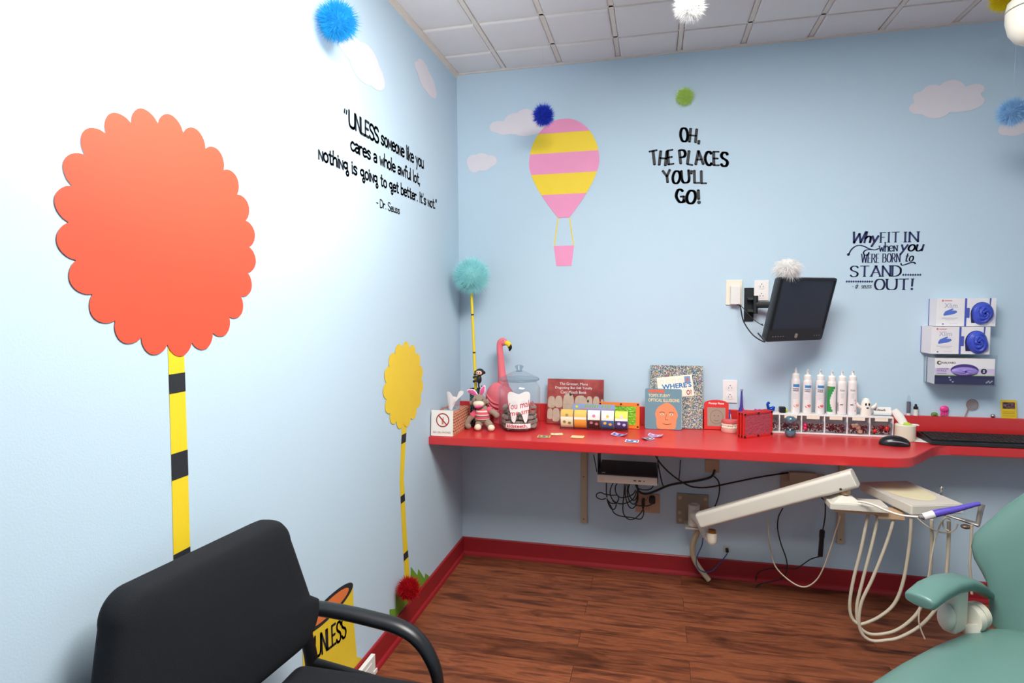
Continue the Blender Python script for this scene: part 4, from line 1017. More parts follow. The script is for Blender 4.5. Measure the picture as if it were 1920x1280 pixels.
# red magnet drawing frame
yb = -.058; L0, L1 = at(1320, 803, y=yb), at(1366, 804, y=yb); W = L1.x-L0.x; hh = zat(1343, 748.5, -.03)-ZC
P = leaning(L0.x, L1.x, yb, -.036, hh, .01)
t = thing('drawing_toy', 'red arch-topped toy frame with a drawn face reading Funny Face', 'toy', P(W/2, 0))
pts = [(0, 0), (W, 0), (W, hh*.86)] + [(W/2+W/2*math.cos(R(a)), hh*.86+hh*.14*math.sin(R(a))) for a in range(15, 180, 15)] + [(0, hh*.86)]
bm = nb(); prism(bm, pts, lambda u, v, w_: P(u, v, w_), .010); obj('frame', bm, m_redplastic, t)
bm = nb(); poly(bm, [P(W*.13, hh*.11, .0106), P(W*.87, hh*.11, .0106), P(W*.87, hh*.74, .0106), P(W*.13, hh*.74, .0106)])
obj('screen', bm, M('dusty_grey_screen', (158, 138, 122), .5, var=.08), t, wn=False)
bm = nb(); nn = 26
for i in range(nn):
    a, b = 2*PI*i/nn, 2*PI*(i+1)/nn; poly(bm, [P(W*.5+W*.27*s_*math.cos(g), hh*.42+hh*.24*s_*math.sin(g), .011) for s_, g in ((.95, a), (1, a), (1, b), (.95, b))])
for u in (.42, .58): ell(bm, P, u*W, .46*hh, .02*W, .02*hh, .0112)
strokes(bm, [(.40*W, .31*hh), (.5*W, .285*hh), (.6*W, .31*hh)], lambda a, b: P(a, b, .0112), .0022, .0022)
obj('face_picture', bm, M('drawn_brown_line', (112, 84, 76), .6), t, 'thin drawn face', wn=False)
bm = nb(); text(bm, 'Funny Face', lambda u, v: P(W/2+u, hh*.83+v, .0106), w=W*.62, h=hh*.085, align='C', bold=.03); obj('lettering', bm, M('white_print', (240, 232, 230), .5), t, wn=False)

# electric toothbrush standing behind, small blue toothbrush, teeth model
c = at(1390, 770, y=-.05); zt = zat(1390, 729.5, -.05)
t = thing('electric_toothbrush', 'purple and red electric toothbrush standing against the wall', 'toothbrush', (c.x, -.05, ZC))
m_pur = M('violet_plastic', (70, 56, 150), .35); m_hot = M('hot_pink_plastic', (224, 44, 96), .4)
bm = nb(); lathe(bm, (c.x, -.05, ZC), [(.011, 0), (.0145, .004), (.0145, .06), (.013, .085), (.0095, .104)], n=20)
for v in bm.verts: pass
for f in bm.faces:
    m_ = f.calc_center_median()
    if m_.x > c.x+.002 and m_.z < ZC+.10 and m_.y < -.05: f.material_index = 1
obj('handle', bm, [m_pur, m_hot], t)
bm = nb(); lathe(bm, (c.x, -.05, ZC), [(.0072, .104), (.0068, .112), (.0052, .14), (.0042, zt-ZC-.02), (.0038, zt-ZC-.008)], n=16); nk_ = obj('neck', bm, m_pur, t)
bm = nb(); lathe(bm, (c.x, -.05, zt-.008), [(.004, 0), (.0062, .001), (.0062, .007), (.004, .009)], n=14); obj('brush_head', bm, M('grey_bristle', (140, 140, 160), .6), nk_)
c = at(1367, 775, y=-.035)
t = thing('toothbrush', 'small blue toothbrush leaning behind the teeth model', 'toothbrush', (c.x, -.035, ZC))
bm = nb(); tube(bm, [(c.x-.004, -.05, ZC+.004), (c.x-.003, -.042, ZC+.04), (c.x+.001, -.032, zat(1367, 768, -.035))], [.005, .0065, .0045], n=12, flat=.6, flat_up=(0, 1, 0)); obj('handle', bm, M('blue_brush_plastic', (70, 84, 180), .4), t)
bm = nb(); tube(bm, [(c.x+.006, -.041, ZC+.03), (c.x+.008, -.036, ZC+.05), (c.x+.0062, -.032, ZC+.07)], .0018, n=8); obj('grip', bm, m_white, t, 'white grip line')
tc_ = T(1368, 808); tc_.y = -.098
t = thing('teeth_model', 'dental teeth model with pink gums in front of the red toy frame', 'dental model', tc_)
m_gum2 = M('pink_gum_acrylic', (206, 96, 96), .35); m_gum3 = M('pale_gum_acrylic', (216, 150, 140), .35); m_tw = M('model_tooth_enamel', (236, 226, 206), .3)
def horseshoe(bm, z0, z1, ro, ri, mi=0, n=20, bulge=.0):
    rows = []
    for i in range(n+1):
        a = R(190+160*i/n); c_, s_ = math.cos(a), math.sin(a)
        rows.append([Vector((tc_.x+ro*c_, tc_.y+.012+ro*1.1*s_, z0)), Vector((tc_.x+(ro+bulge)*c_, tc_.y+.012+(ro+bulge)*1.1*s_, (z0+z1)/2)), Vector((tc_.x+ro*.97*c_, tc_.y+.012+ro*1.07*s_, z1)), Vector((tc_.x+ri*c_, tc_.y+.012+ri*s_, z1)), Vector((tc_.x+ri*c_, tc_.y+.012+ri*s_, z0))])
    vv = quad_grid(bm, rows, mi, closed=True); cap(bm, vv[0], mi); cap(bm, vv[-1], mi)
bm = nb(); horseshoe(bm, ZC, ZC+.017, .037, .012, bulge=.002); obj('lower_gum', bm, m_gum3, t)
bm = nb(); horseshoe(bm, ZC+.040, ZC+.057, .037, .012, bulge=.002); obj('upper_gum', bm, m_gum2, t)
for nm, z, hz in (('lower_teeth', ZC+.0225, .0075), ('upper_teeth', ZC+.0345, .0075)):
    bm = nb()
    for i in range(12):
        a = R(196+148*i/11); ball(bm, (tc_.x+.0335*math.cos(a), tc_.y+.012+.0365*math.sin(a), z), (.0046, .0042, hz), u=10, v=8)
    obj(nm, bm, m_tw, t)
bm = nb(); rbox(bm, (tc_.x, tc_.y+.014, ZC+.028), (.05, .010, .054), bev=.002); obj('hinge', bm, m_gum3, t)

# red pin-art toy, three layers held by black screws
A = T(1394, 822); B = T(1448, 815); A.z = B.z = ZC; dv = (B-A); Wd = dv.length; dv.normalize(); nv = Vector((dv.y, -dv.x, 0))   # nv towards the room
hh = zat(1393, 775, A.y)-ZC
P = lambda u, v, w_=0: A + dv*u + Vector((0, 0, v+.0006)) + nv*w_
t = thing('pin_art_toy', 'red pin-art toy with black screws standing in front of the bins', 'toy', A+dv*Wd/2)
for k, (d0, d1) in enumerate(((-.006, 0), (-.022, -.016), (-.038, -.032))):
    obj('frame_layer', pin_frame(P, Wd, hh, d0, d1, m_redplastic, .008), m_redplastic, t)
bm = nb(); rows = []; qg = random.Random(9); n = 40
for j in range(n+1): rows.append([P(.008+(Wd-.016)*i/n, .008+(hh-.016)*j/n, -.004+qg.uniform(0, .0022)) for i in range(n+1)])
quad_grid(bm, rows); obj('pins', bm, ramp_mat('red_grey_pins', 'noise', [(.3, (150, 64, 84)), (.6, (186, 84, 96))], 240, .4), t, 'grey-red pin field', wn=False, sharp=180)
bm = nb(); prism(bm, [(.008, .008), (Wd-.008, .008), (Wd-.008, hh-.008), (.008, hh-.008)], lambda u, v, w_: P(u, v, -.036+w_), .002); obj('back_plate', bm, M('dark_red_plastic', (150, 34, 40), .5), t)
for u, v in ((.006, .006), (Wd/2, .005), (Wd-.006, .006), (.006, hh-.006), (Wd/2, hh-.005), (Wd-.006, hh-.006)):
    bm = nb(); tube(bm, [P(u, v, -.040), P(u, v, .0035)], .0042, n=12); obj('screw', bm, m_black, t)
# ------------------------------------------------------------------ bin organizer and what stands on it
ybf = -.080; zt = zat(1600, 772, ybf)-ZC
xs = [at(px, 790, y=ybf).x for px in (1419, 1461.5, 1503, 1546, 1588.5, 1631, 1674.5)]
zt = .088
t = thing('bin_organizer', 'white organizer of six clear tilt bins standing on the red counter', 'organizer', ((xs[0]+xs[-1])/2, -.05, ZC))
bm = nb(); X0, X1 = xs[0]-.002, xs[-1]+.002
box(bm, (X0, ybf, ZC), (X1, -.021, ZC+.007), bev=.001); box(bm, (X0, ybf, ZC+zt-.007), (X1, -.021, ZC+zt), bev=.001); box(bm, (X0, -.024, ZC+.007), (X1, -.021, ZC+zt-.007))
for x in xs: box(bm, (x-.0025, ybf, ZC+.007), (x+.0025, -.024, ZC+zt-.007))
obj('frame', bm, M('bright_white_plastic', (236, 234, 232), .4), t)
m_bin = glassy('smoky_clear_bin', (238, 238, 244), .14)
m_lab = M('label_paper', (238, 228, 206), .7)
for k in range(6):
    a, b = xs[k]+.004, xs[k+1]-.004
    bm = nb(); zz = ZC+.009; h1 = .050
    fr = [Vector((a, ybf-.001, zz)), Vector((b, ybf-.001, zz)), Vector((b, ybf-.012, zz+h1)), Vector((a, ybf-.012, zz+h1))]
    quad_grid(bm, [[fr[0], fr[1]], [fr[3], fr[2]]]); quad_grid(bm, [[fr[3], fr[2]], [Vector((a, ybf-.004, zz+h1+.004)), Vector((b, ybf-.004, zz+h1+.004))], [Vector((a, ybf+.02, zz+h1+.002)), Vector((b, ybf+.02, zz+h1+.002))]])
    for x in (a, b): poly(bm, [Vector((x, ybf-.001, zz)), Vector((x, ybf-.012, zz+h1)), Vector((x, ybf+.02, zz+h1+.002)), Vector((x, ybf+.025, zz))])
    bn = obj('bin', bm, m_bin, t, 'clear tilt-out bin', wn=False)
    if k:
        bm = nb(); lw = (b-a)*.62; xm = (a+b)/2; z_ = ZC+zt-.020; box(bm, (xm-lw/2, ybf-.0012, z_), (xm+lw/2, ybf-.0002, z_+.013)); lb = obj('label', bm, m_lab, t, 'cream paper label')
for k in range(6):                              # bead-like bits fill each bin
    a, b = xs[k]+.006, xs[k+1]-.006; q_ = random.Random(60+k); bm = nb()
    for i in range(190):
        x = q_.uniform(a+.003, b-.003); z = ZC+.0125+q_.random()**.8*.034; y = ybf+.002-(z-ZC-.009)*.2+abs(q_.gauss(0, .006))+.002; r_ = q_.uniform(.0022, .0036)
        ball(bm, (x, min(y, -.03), z), r_, q_.choice((0, 0, 0, 1, 1, 2)), 7, 5)
    solo('bead_filling', bm, [M('dark_red_bead', (96, 24, 34), .3), M('brown_bead', (92, 52, 44), .35), M('pale_bead', (190, 150, 140), .35)],
         'dark red and brown beads filling bin %s of the white organizer' % ('behind the red pin-art toy', 'behind the blue hourglass', 'with the pink bit', 'in the middle, third from its right end', 'with the beige discs', 'with the red balls, at its right end')[k], 'beads', ((a+b)/2, ybf, ZC+.012), kind='stuff')
m_rb = M('red_glossy_plastic', (206, 44, 36), .3)
def loose(name, c, r, mat, label, cat, flat=None):
    bm = nb(); ball(bm, c, r if flat is None else (r, r*.35, r), 0, 16, 10); solo(name, bm, mat, label, cat, c)
loose('toy_ball', Vector((xs[5]+.020, ybf-.001, ZC+.026)), .0085, m_rb, 'red ball low in the right-end bin', 'toy')
loose('toy_ball', Vector((xs[6]-.024, ybf-.002, ZC+.039)), .0100, m_rb, 'red ball at the right side of the right-end bin', 'toy')
loose('toy_ball', Vector((xs[5]+.042, ybf-.001, ZC+.043)), .0085, M('maroon_plastic', (140, 30, 50), .35), 'maroon ball highest in the right-end bin', 'toy')
bm = nb(); c = Vector((xs[2]+.014, ybf-.001, ZC+.034)); ball(bm, c-Vector((0, 0, .008)), .0088); ball(bm, c+Vector((0, 0, .007)), .0088); solo('pink_toy', bm, m_hot, 'pink figure-of-eight toy in the second labelled bin', 'toy', c)
for i, (dx, dz) in enumerate(((.024, .044), (.037, .046), (.044, .036), (.052, .020))): loose('disc_toy', Vector((xs[4]+dx, ybf-.001, ZC+dz)), .0095, M('beige_disc', (196, 156, 128), .5), ['beige disc at the left of the disc bin', 'beige disc at the top of the disc bin', 'beige disc at the right of the disc bin', 'beige disc at the bottom of the disc bin'][i], 'toy', True)
# liquid timer
c = T(1481, 818); c.y = -.152; hT = zat(1481, 780, c.y)-ZC
t = thing('hourglass_timer', 'blue-grey two-bulb timer standing in front of the bins', 'timer', (c.x, c.y, ZC))
m_blueg = M('slate_blue_glass', (70, 104, 118), .08, spec=.8, coat=.6)
bm = nb(); s = hT/.095; lathe(bm, (c.x, c.y, ZC), [(.0, .001), (.013, .001), (.0205, .008), (.0225, .018), (.0195, .030)], n=28, caps=False); obj('lower_bulb', bm, m_blueg, t, 'slate blue lower bulb')
bm = nb(); lathe(bm, (c.x, c.y, ZC), [(.0193, .0305), (.0145, .040), (.008, .046), (.0055, .050)], n=28, caps=False); obj('waist', bm, m_glass, t, 'clear waist', wn=False)
bm = nb(); lathe(bm, (c.x, c.y, ZC), [(.0057, .0505), (.010, .055), (.019, .062), (.0225, .072), (.0205, .082), (.013, .089), (0, .091)], n=28, caps=False); obj('upper_bulb', bm, m_blueg, t, 'slate blue upper bulb')
# six bottles
ZB = ZC+zt+.0005
m_bot = M('bottle_white_plastic', (232, 228, 226), .35)
def bottle(px, ztop, label, kind, rr=.0187):
    c = at(px, 740, y=-.052); x = c.x; hb = ztop-ZB
    t = thing('pump_bottle', label, 'bottle', (x, -.052, ZB), 'white bottles on top of the organizer')
    bm = nb(); lathe(bm, (x, -.052, ZB), [(rr*.9, 0), (rr, .003), (rr, hb*.70), (rr*.93, hb*.745), (rr*.70, hb*.775)], n=28); obj('body', bm, m_bot, t)
    bm = nb(); lathe(bm, (x, -.052, ZB), [(rr*.82, hb*.768), (rr*.82, hb*.85), (rr*.6, hb*.875), (rr*.28, hb*.885), (rr*.24, hb*.97)], n=20); cp = obj('cap', bm, m_paper, t)
    bm = nb(); tube(bm, [(x, -.052, ZB+hb*.965), (x, -.056, ZB+hb*.99), (x-.002, -.066, ZB+hb*.985)], [.0036, .0034, .0028], n=10); obj('nozzle', bm, m_bot, cp)
    a0 = math.atan2(CAM.y+.052, CAM.x-x)
    L = lambda u, v, d=.0004: Vector((x+(rr+d)*math.cos(a0+u/rr), -.052+(rr+d)*math.sin(a0+u/rr), ZB+v))
    def patch(bm, u0, u1, v0, v1, mi=0, d=.0004): quad_grid(bm, [[L(u0+(u1-u0)*i/8, v, d) for i in range(9)] for v in (v0, v1)], mi)
    bm = nb()
    if kind == 'blue':
        patch(bm, -.010, .017, hb*.585, hb*.645, 0)
        for j, v in enumerate((.53, .49)): 
            for i in range(5): patch(bm, -.010+i*.0047, -.010+i*.0047+.0036, hb*v, hb*(v+.026), 1)
        for j in range(5): patch(bm, -.010, .004+.004*(j % 2), hb*(.44-j*.028), hb*(.446-j*.028), 2)
        mats = [M('label_blue_print', (56, 130, 190), .5), M('label_navy_print', (76, 84, 120), .5), M('label_grey_print', (170, 176, 186), .5)]
        obj('label_print', bm, mats, t, 'blue band and grey lines of print', wn=False)
        bm = nb(); ell(bm, L, .003, hb*.165, .010, hb*.028, .0006); ell(bm, L, .009, hb*.185, .007, hb*.026, .0007)
        obj('label_fruit', bm, M('label_fruit_print_%d' % px, (236, 150, 110) if px < 1500 else (216, 70, 76), .5), t, 'fruit printed on the label', wn=False)
    elif kind == 'green':
        n = 10
        for i in range(n):
            v0, v1 = hb*(.06+.58*i/n), hb*(.06+.58*(i+1)/n); f = abs((i+.5)/n-.42); e0 = .016*max(0, (f*1.7)**1.6); patch(bm, -.020, min(-.006+e0*1.5, .021), v0, v1)
        obj('label_print', bm, M('label_green_print', (42, 146, 74), .5), t, 'green curved label', wn=False)
        bm = nb(); ell(bm, L, -.010, hb*.59, .006, hb*.018, .0008); obj('label_badge', bm, M('label_red_print', (206, 70, 60), .5), t, 'small red badge', wn=False)
    else:
        text(bm, 'Kolor', lambda u, v: L(u-.006, v+hb*.53), w=.018, h=hb*.05)
        for j in range(4): patch(bm, -.004, .009-.002*(j % 2), hb*(.47-j*.03), hb*(.477-j*.03), 1)
        patch(bm, -.006, .006, hb*.22, hb*.24, 0)
        if kind == 'bar':
            for j in range(9): patch(bm, -.019, -.012, hb*(.08+j*.022), hb*(.09+j*.022), 0)
        else:
            for u, v in ((.012, .33), (.015, .27), (.013, .10)): ell(bm, L, u, hb*v, .0025, hb*.02, .0006, mi=2, n=10)
        obj('label_print', bm, [m_ink, M('label_grey_print', (170, 176, 186), .5), M('label_pink_print', (226, 120, 170), .5)], t, 'dark small print', wn=False)
    return t
bottle(1491.5, zat(1491, 689, -.052), 'white pump bottle with orange fruit, leftmost on the organizer', 'blue')
bottle(1513.5, zat(1513, 692, -.052), 'white pump bottle with red fruit, second from the left on the organizer', 'blue')
bottle(1537.5, zat(1537, 692, -.052), 'white pump bottle with red fruit touching the green bottle side', 'blue')
bottle(1559, zat(1559, 694, -.052), 'white pump bottle with a green curved label', 'green')
bottle(1578.5, zat(1578, 694, -.052), 'white bottle with dark small print right of the green one', 'bar')
bottle(1598, zat(1598, 693, -.052), 'white bottle with pink dots, rightmost on the organizer', 'dots')
# trinkets at the organizer's left end
c = at(1440, 767, y=-.055); c.z = ZB
m_mb = M('metallic_blue_foil', (30, 80, 196), .22, metal=.7); m_mg = M('metallic_gold_foil', (206, 186, 50), .25, metal=.7); m_mp = M('metallic_magenta_foil', (200, 60, 180), .28, metal=.6)
t = thing('charm_figure', 'shiny blue swan-shaped trinket on the organizer', 'trinket', c)
bm = nb(); x = c.x; y = -.052
tube(bm, [(x+.014, y, ZB+.008), (x+.006, y, ZB+.010), (x+.001, y, ZB+.022), (x-.002, y, ZB+.035), (x+.002, y, ZB+.042), (x+.006, y, ZB+.037)], [.008, .008, .006, .0055, .005, .004], n=12); ball(bm, (x+.016, y, ZB+.012), (.013, .009, .011)); ball(bm, (x+.022, y, ZB+.020), (.008, .006, .007))
obj('body', bm, m_mb, t)
bm = nb(); 
for i in range(9): ball(bm, (c.x-.030+i*.0052, -.068, ZB+.0050+.002*math.sin(i*1.3)), .0048, 0, 10, 8)
solo('bead_chain', bm, m_mg, 'gold bead chain in front of the blue trinket', 'trinket', (c.x, -.068, ZB))
bm = nb(); xs_ = c.x-.048
for i in range(7): ball(bm, (xs_-.004+i*.0050, -.046, ZB+.0050+.0015*math.cos(i*1.7)), .0048, 0, 10, 8)
solo('bead_chain', bm, m_mp, 'magenta bead chain at the left end of the organizer', 'trinket', (xs_, -.046, ZB))
c = at(1468, 764, y=-.055)
t = thing('gadget_box', 'small black box with a lime end on the organizer', 'box', (c.x, -.055, ZB))
bm = nb(); box(bm, (c.x-.016, -.068, ZB), (c.x+.010, -.042, ZB+.026), bev=.003); obj('body', bm, m_black, t)
bm = nb(); lathe(bm, (c.x+.0105, -.055, ZB+.010), [(.008, 0), (.008, .006), (.006, .008)], n=16, axis='X'); obj('end_cap', bm, M('lime_plastic', (170, 206, 50), .4), t, 'lime end cap')
# ghost
c = at(1624, 773, y=-.062); zt_ = zat(1624, 746, -.062); hG = zt_-ZB; rG = .0215
t = thing('ghost_figure', 'white toy ghost with raised arms on the organizer', 'toy', (c.x, -.058, ZB))
bm = nb(); lathe(bm, (c.x, -.058, ZB), [(rG*.98, 0), (rG, .004), (rG*.98, hG*.5), (rG*.86, hG*.74), (rG*.6, hG*.92), (rG*.25, hG*.99), (0, hG)], n=24)
for s in (-1, 1): tube(bm, [(c.x+s*rG*.8, -.060, ZB+hG*.42), (c.x+s*rG*1.5, -.064, ZB+hG*.55), (c.x+s*rG*1.75, -.066, ZB+hG*.74)], [.007, .0065, .003], n=10)
obj('body', bm, M('ghost_white', (238, 232, 222), .4), t)
bm = nb()
for dx in (-.006, .0065): ball(bm, (c.x+dx, -.058-rG*.86, ZB+hG*.66), (.0038, .002, .0062), rot=(0, 0, 0))
ball(bm, (c.x, -.058-rG*.95, ZB+hG*.46), (.0055, .002, .0035)); obj('face', bm, m_black, t, 'black eyes and mouth')
# business card holder with cards
L0, L1 = at(1638, 772, y=-.062), at(1676, 773, y=-.062)
t = thing('card_holder', 'small stand of white kidsteeth cards at the organizer right end', 'card holder', ((L0.x+L1.x)/2, -.05, ZB))
x0, x1 = L0.x, X1
bm = nb(); box(bm, (x0, -.066, ZB), (x1, -.035, ZB+.003)); box(bm, (x0, -.066, ZB), (x1, -.064, ZB+.014)); obj('holder', bm, m_clear, t, 'clear plastic holder', wn=False)
P = leaning(x0+.002, x1-.002, -.058, -.045, .042, .003, zb=ZB+.0035); W = x1-x0-.004
bm = nb(); prism(bm, [(0, 0), (W, 0), (W, .034), (0, .034)], lambda u, v, w_: P(u, v, w_), .004); obj('cards', bm, m_paper, t, 'white cards')
bm = nb(); text(bm, 'Kidsteeth', lambda u, v: P(W*.06+u, .016+v, .0046), w=W*.62, h=.010, bold=.02); obj('lettering', bm, m_ink, t, wn=False)
# cream dispenser with tape and a lime tip
c = T(1694, 823); c.y = -.118
t = thing('cream_dispenser', 'cream tub with a lime strip standing right of the bins', 'dispenser', (c.x, c.y, ZC))
hC = zat(1694, 795, c.y)-ZC; rC = .038
bm = nb(); lathe(bm, (c.x, c.y, ZC), [(rC*.96, 0), (rC, .003), (rC, hC-.003), (rC*.93, hC), (0, hC)], n=32); obj('tub', bm, m_cream, t)
bm = nb(); box(bm, (c.x-.012, c.y-.020, hC+ZC), (c.x+.016, c.y-.008, hC+ZC+.003), bev=.001); box(bm, (c.x-.006, c.y-.008, hC+ZC+.0005), (c.x+.014, c.y+.004, hC+ZC+.0075), bev=.001); obj('strip', bm, M('lime_strip', (186, 216, 60), .5), t, 'lime green strip')
bm = nb(); prism(bm, [(rC*.75, hC-.004), (rC*1.25, hC-.002), (rC*1.25, hC+.001), (rC*.6, hC+.002)], lambda u, v, w_: Vector((c.x+u, c.y-.012+w_, ZC+v)), .02); obj('spout', bm, m_paper, t, 'white pointed spout')
a_, b_ = at(1676, 768, y=-.095), at(1696, 795, y=-.110)
bm = nb(); tube(bm, [a_, (a_+b_)/2+Vector((0, 0, .002)), b_], [.012, .018, .014], n=14, flat=.55, flat_up=(0, 1, 0))
solo('paper_roll', bm, m_paper, 'white paper bag leaning between the cream tub and the bins', 'paper', b_, wn=False)
# mouse, paper sheet and keyboard
c = T(1677, 834)
t = thing('computer_mouse', 'black computer mouse near the counter front corner', 'mouse', (c.x, c.y, ZC))
def mw_(v):
    x, y, z = v; f = (x+.055)/.11
    return Vector((x, y*(1-.12*abs(2*f-1)**2), max(z, 0)*(math.sin(PI*(.12+.80*f))**.8)))
bm = nb(); t_ = bmesh.new(); bmesh.ops.create_uvsphere(t_, u_segments=28, v_segments=18, radius=1)
for v in t_.verts: v.co = Vector((v.co.x*.056, v.co.y*.031, max(v.co.z, -.15)*.034+.005))
add_part(bm, t_, Matrix.Translation((c.x, c.y, ZC)) @ Matrix.Rotation(R(-6), 4, 'Z')); obj('shell', bm, M('glossy_black_plastic', (20, 22, 25), .25), t)
bm = nb(); m0 = Matrix.Translation((c.x, c.y, ZC)) @ Matrix.Rotation(R(-6), 4, 'Z')
tube(bm, [m0 @ Vector(p) for p in ((-.030, -.0262, .016), (-.008, -.0285, .0195), (.020, -.0275, .0175), (.045, -.0185, .010))], [.0012, .0032, .0032, .0012], n=10); obj('side_strip', bm, M('grey_satin_plastic', (120, 126, 132), .3), t, 'grey side strip')
a, b, c_, d = T(1690, 822), T(1722, 816), T(1747, 831), T(1706, 827)
bm = nb(); poly(bm, [Vector((p.x, p.y, ZC+.0012)) for p in (d, c_, Vector((b.x+.03, b.y, 0)), a)]); poly(bm, [Vector((p.x, p.y, ZC+.0005)) for p in (a, Vector((b.x+.03, b.y, 0)), c_, d)])
solo('paper_sheet', bm, m_paper, 'white paper sheet under the keyboard corner', 'paper', (c_.x, c_.y, ZC), wn=False)
kx0, kx1 = 2.055, 2.50; ky0, ky1 = -.196, -.050; zk = ZC+.0018
t = thing('keyboard', 'black computer keyboard on the shallow end of the red counter', 'keyboard', ((kx0+kx1)/2, (ky0+ky1)/2, ZC))
bm = nb(); xa, xb = kx0+.01, kx1
prism(bm, [(ky0, 0), (ky0+.004, .010), (ky1, .024), (ky1, .0)], lambda u, v, w_: Vector((xa+w_, u, zk+v)), xb-xa); obj('case', bm, m_black, t)
bm = nb(); rows_ = 6
for r_ in range(rows_):
    y0 = ky0+.026+r_*.0188; zz = zk+.010+.014*(y0-ky0)/(ky1-ky0)
    n = 21
    for i in range(n):
        x = xa+.012+i*.0196
        if x > xb-.025: break
        if r_ == 0 and 4 <= i <= 8:
            if i == 4: box(bm, (x, y0, zz), (x+.0196*4.85, y0+.0155, zz+.006), bev=.0015, seg=1)
            continue
        box(bm, (x, y0, zz), (x+.0172, y0+.0155, zz+.006), bev=.0015, seg=1)
obj('keys', bm, M('dark_key_plastic', (34, 34, 36), .5), t)
tag(bpy.data.objects['keys'], kind=None)
# on top of the backsplash
ZS = ZC+.0868
def ledge(px): p = at(px, 780, y=-.011); return Vector((p.x, -.011, ZS))
c = ledge(1703); ht = zat(1703, 741, -.011)-ZS
t = thing('gel_tube', 'slim clear tube with a grey label standing on the backsplash', 'tube', c)
bm = nb(); lathe(bm, c, [(.0078, 0), (.0078, .009)], n=16); obj('cap', bm, m_white, t)
bm = nb(); lathe(bm, c, [(.0072, .0092), (.0074, .02), (.0074, ht*.68)], n=16); obj('body', bm, M('grey_label_print', (96, 96, 108), .5), t, 'grey labelled barrel')
bm = nb(); lathe(bm, c, [(.0074, ht*.68), (.006, ht*.86), (.0045, ht)], n=16); obj('clear_end', bm, m_clear, t, wn=False)
c = ledge(1716.5); ht = zat(1716, 757, -.011)-ZS
t = thing('dropper_bottle', 'little white dropper bottle with black cap on the backsplash', 'bottle', c)
bm = nb(); lathe(bm, c, [(.0095, 0), (.0098, .002), (.0098, ht*.50), (.006, ht*.56)], n=20); obj('body', bm, m_white, t)
bm = nb(); lathe(bm, c, [(.0088, ht*.55), (.0088, ht*.76), (.005, ht*.80), (.0042, ht*.97), (.002, ht)], n=18); obj('cap', bm, m_black, t)
c = ledge(1752); bm = nb(); ball(bm, c+Vector((0, 0, .008)), (.0125, .0095, .0085))
for s in (-1, 1): ball(bm, c+Vector((s*.008, -.006, .004)), (.004, .004, .004))
solo('green_toy', bm, M('moss_green_toy', (98, 128, 56), .5, var=.2, vscale=300), 'tiny moss green lump-shaped toy on the backsplash', 'toy', c)
c = ledge(1770); ht = zat(1770, 760, -.011)-ZS
t = thing('pink_toy', 'hot pink dome-headed toy on the backsplash', 'toy', c)
m_pt = M('hot_pink_toy', (232, 60, 140), .35)
bm = nb(); ball(bm, c+Vector((0, 0, ht*.68)), (.017, .0095, ht*.31)); obj('dome', bm, m_pt, t)
for i in range(4):
    x = -.0115+i*.0077; bm = nb(); tube(bm, [c+Vector((x*.8, 0, ht*.5)), c+Vector((x, -.001, ht*.25)), c+Vector((x*1.1, -.001, .003))], [.0036, .003, .0032], n=8); obj('tentacle', bm, m_pt, t)
c = ledge(1824); m_net = M('brown_wire', (150, 106, 84), .5)
t = thing('toy_net', 'small brown wire hoop net leaning on the wall above the backsplash', 'toy', c)
hc = at(1823, 758, y=-.008); bm = nb(); rr = .0215
tube(bm, [hc+Vector((rr*math.cos(a), 0, rr*math.sin(a))) for a in [2*PI*i/24 for i in range(25)]], .0014, n=6, smooth=0); obj('hoop', bm, m_net, t)
bm = nb()
for k in range(-3, 4):
    o_ = k*.0058; h_ = math.sqrt(rr*rr-o_*o_)*.98
    for sgn in (-1, 1):
        a = R(45*sgn); u_ = Vector((math.cos(a), 0, math.sin(a))); v_ = Vector((-math.sin(a), 0, math.cos(a)))
        tube(bm, [hc+u_*o_-v_*h_, hc+u_*o_+Vector((0, -.001*sgn, 0)), hc+u_*o_+v_*h_], .0007, n=5, smooth=0)
obj('netting', bm, m_net, t)
e = Vector((at(1809, 780, y=-.011).x, -.011, ZS+.001)); bm = nb(); tube(bm, [hc+Vector((-rr*.65, 0, -rr*.75)), e], .0018, n=8); obj('handle', bm, m_net, t)
c = ledge(1861.5); bm = nb(); ball(bm, c+Vector((0, 0, .0082)), .0085, 0, 20, 14); solo('metal_ball', bm, m_chrome, 'shiny silver ball on the backsplash', 'ball', c)
L0, L1 = at(1877, 783, y=-.014), at(1906.5, 784, y=-.014); hh = zat(1880, 749.5, -.010)-ZS; W = L1.x-L0.x
P = leaning(L0.x, L1.x, -.016, -.004, hh, .001, zb=ZS+.0004)
t = thing('trading_card', 'yellow card with a dark picture propped on the backsplash', 'card', P(W/2, 0))
bm = nb(); prism(bm, rrect(W, hh, .002, 2, W/2, hh/2), lambda u, v, w_: P(u, v, w_), .0008); obj('card', bm, M('yellow_card_print', (216, 182, 30), .5), t)
bm = nb(); poly(bm, [P(W*.1, hh*.52, .0013), P(W*.9, hh*.52, .0013), P(W*.9, hh*.88, .0013), P(W*.1, hh*.88, .0013)]); obj('picture', bm, ramp_mat('dark_card_picture', 'noise', [(.35, (44, 34, 40)), (.55, (110, 80, 80)), (.7, (150, 130, 120))], 120, .5), t, 'dark picture', wn=False)
bm = nb()
for v in (.36, .28, .14): strokes(bm, [(W*.1, hh*v), (W*.85, hh*v)], lambda a, b: P(a, b, .0013), .002, .002)
obj('print_lines', bm, M('card_text_print', (170, 130, 30), .5), t, 'faint lines of print', wn=False)

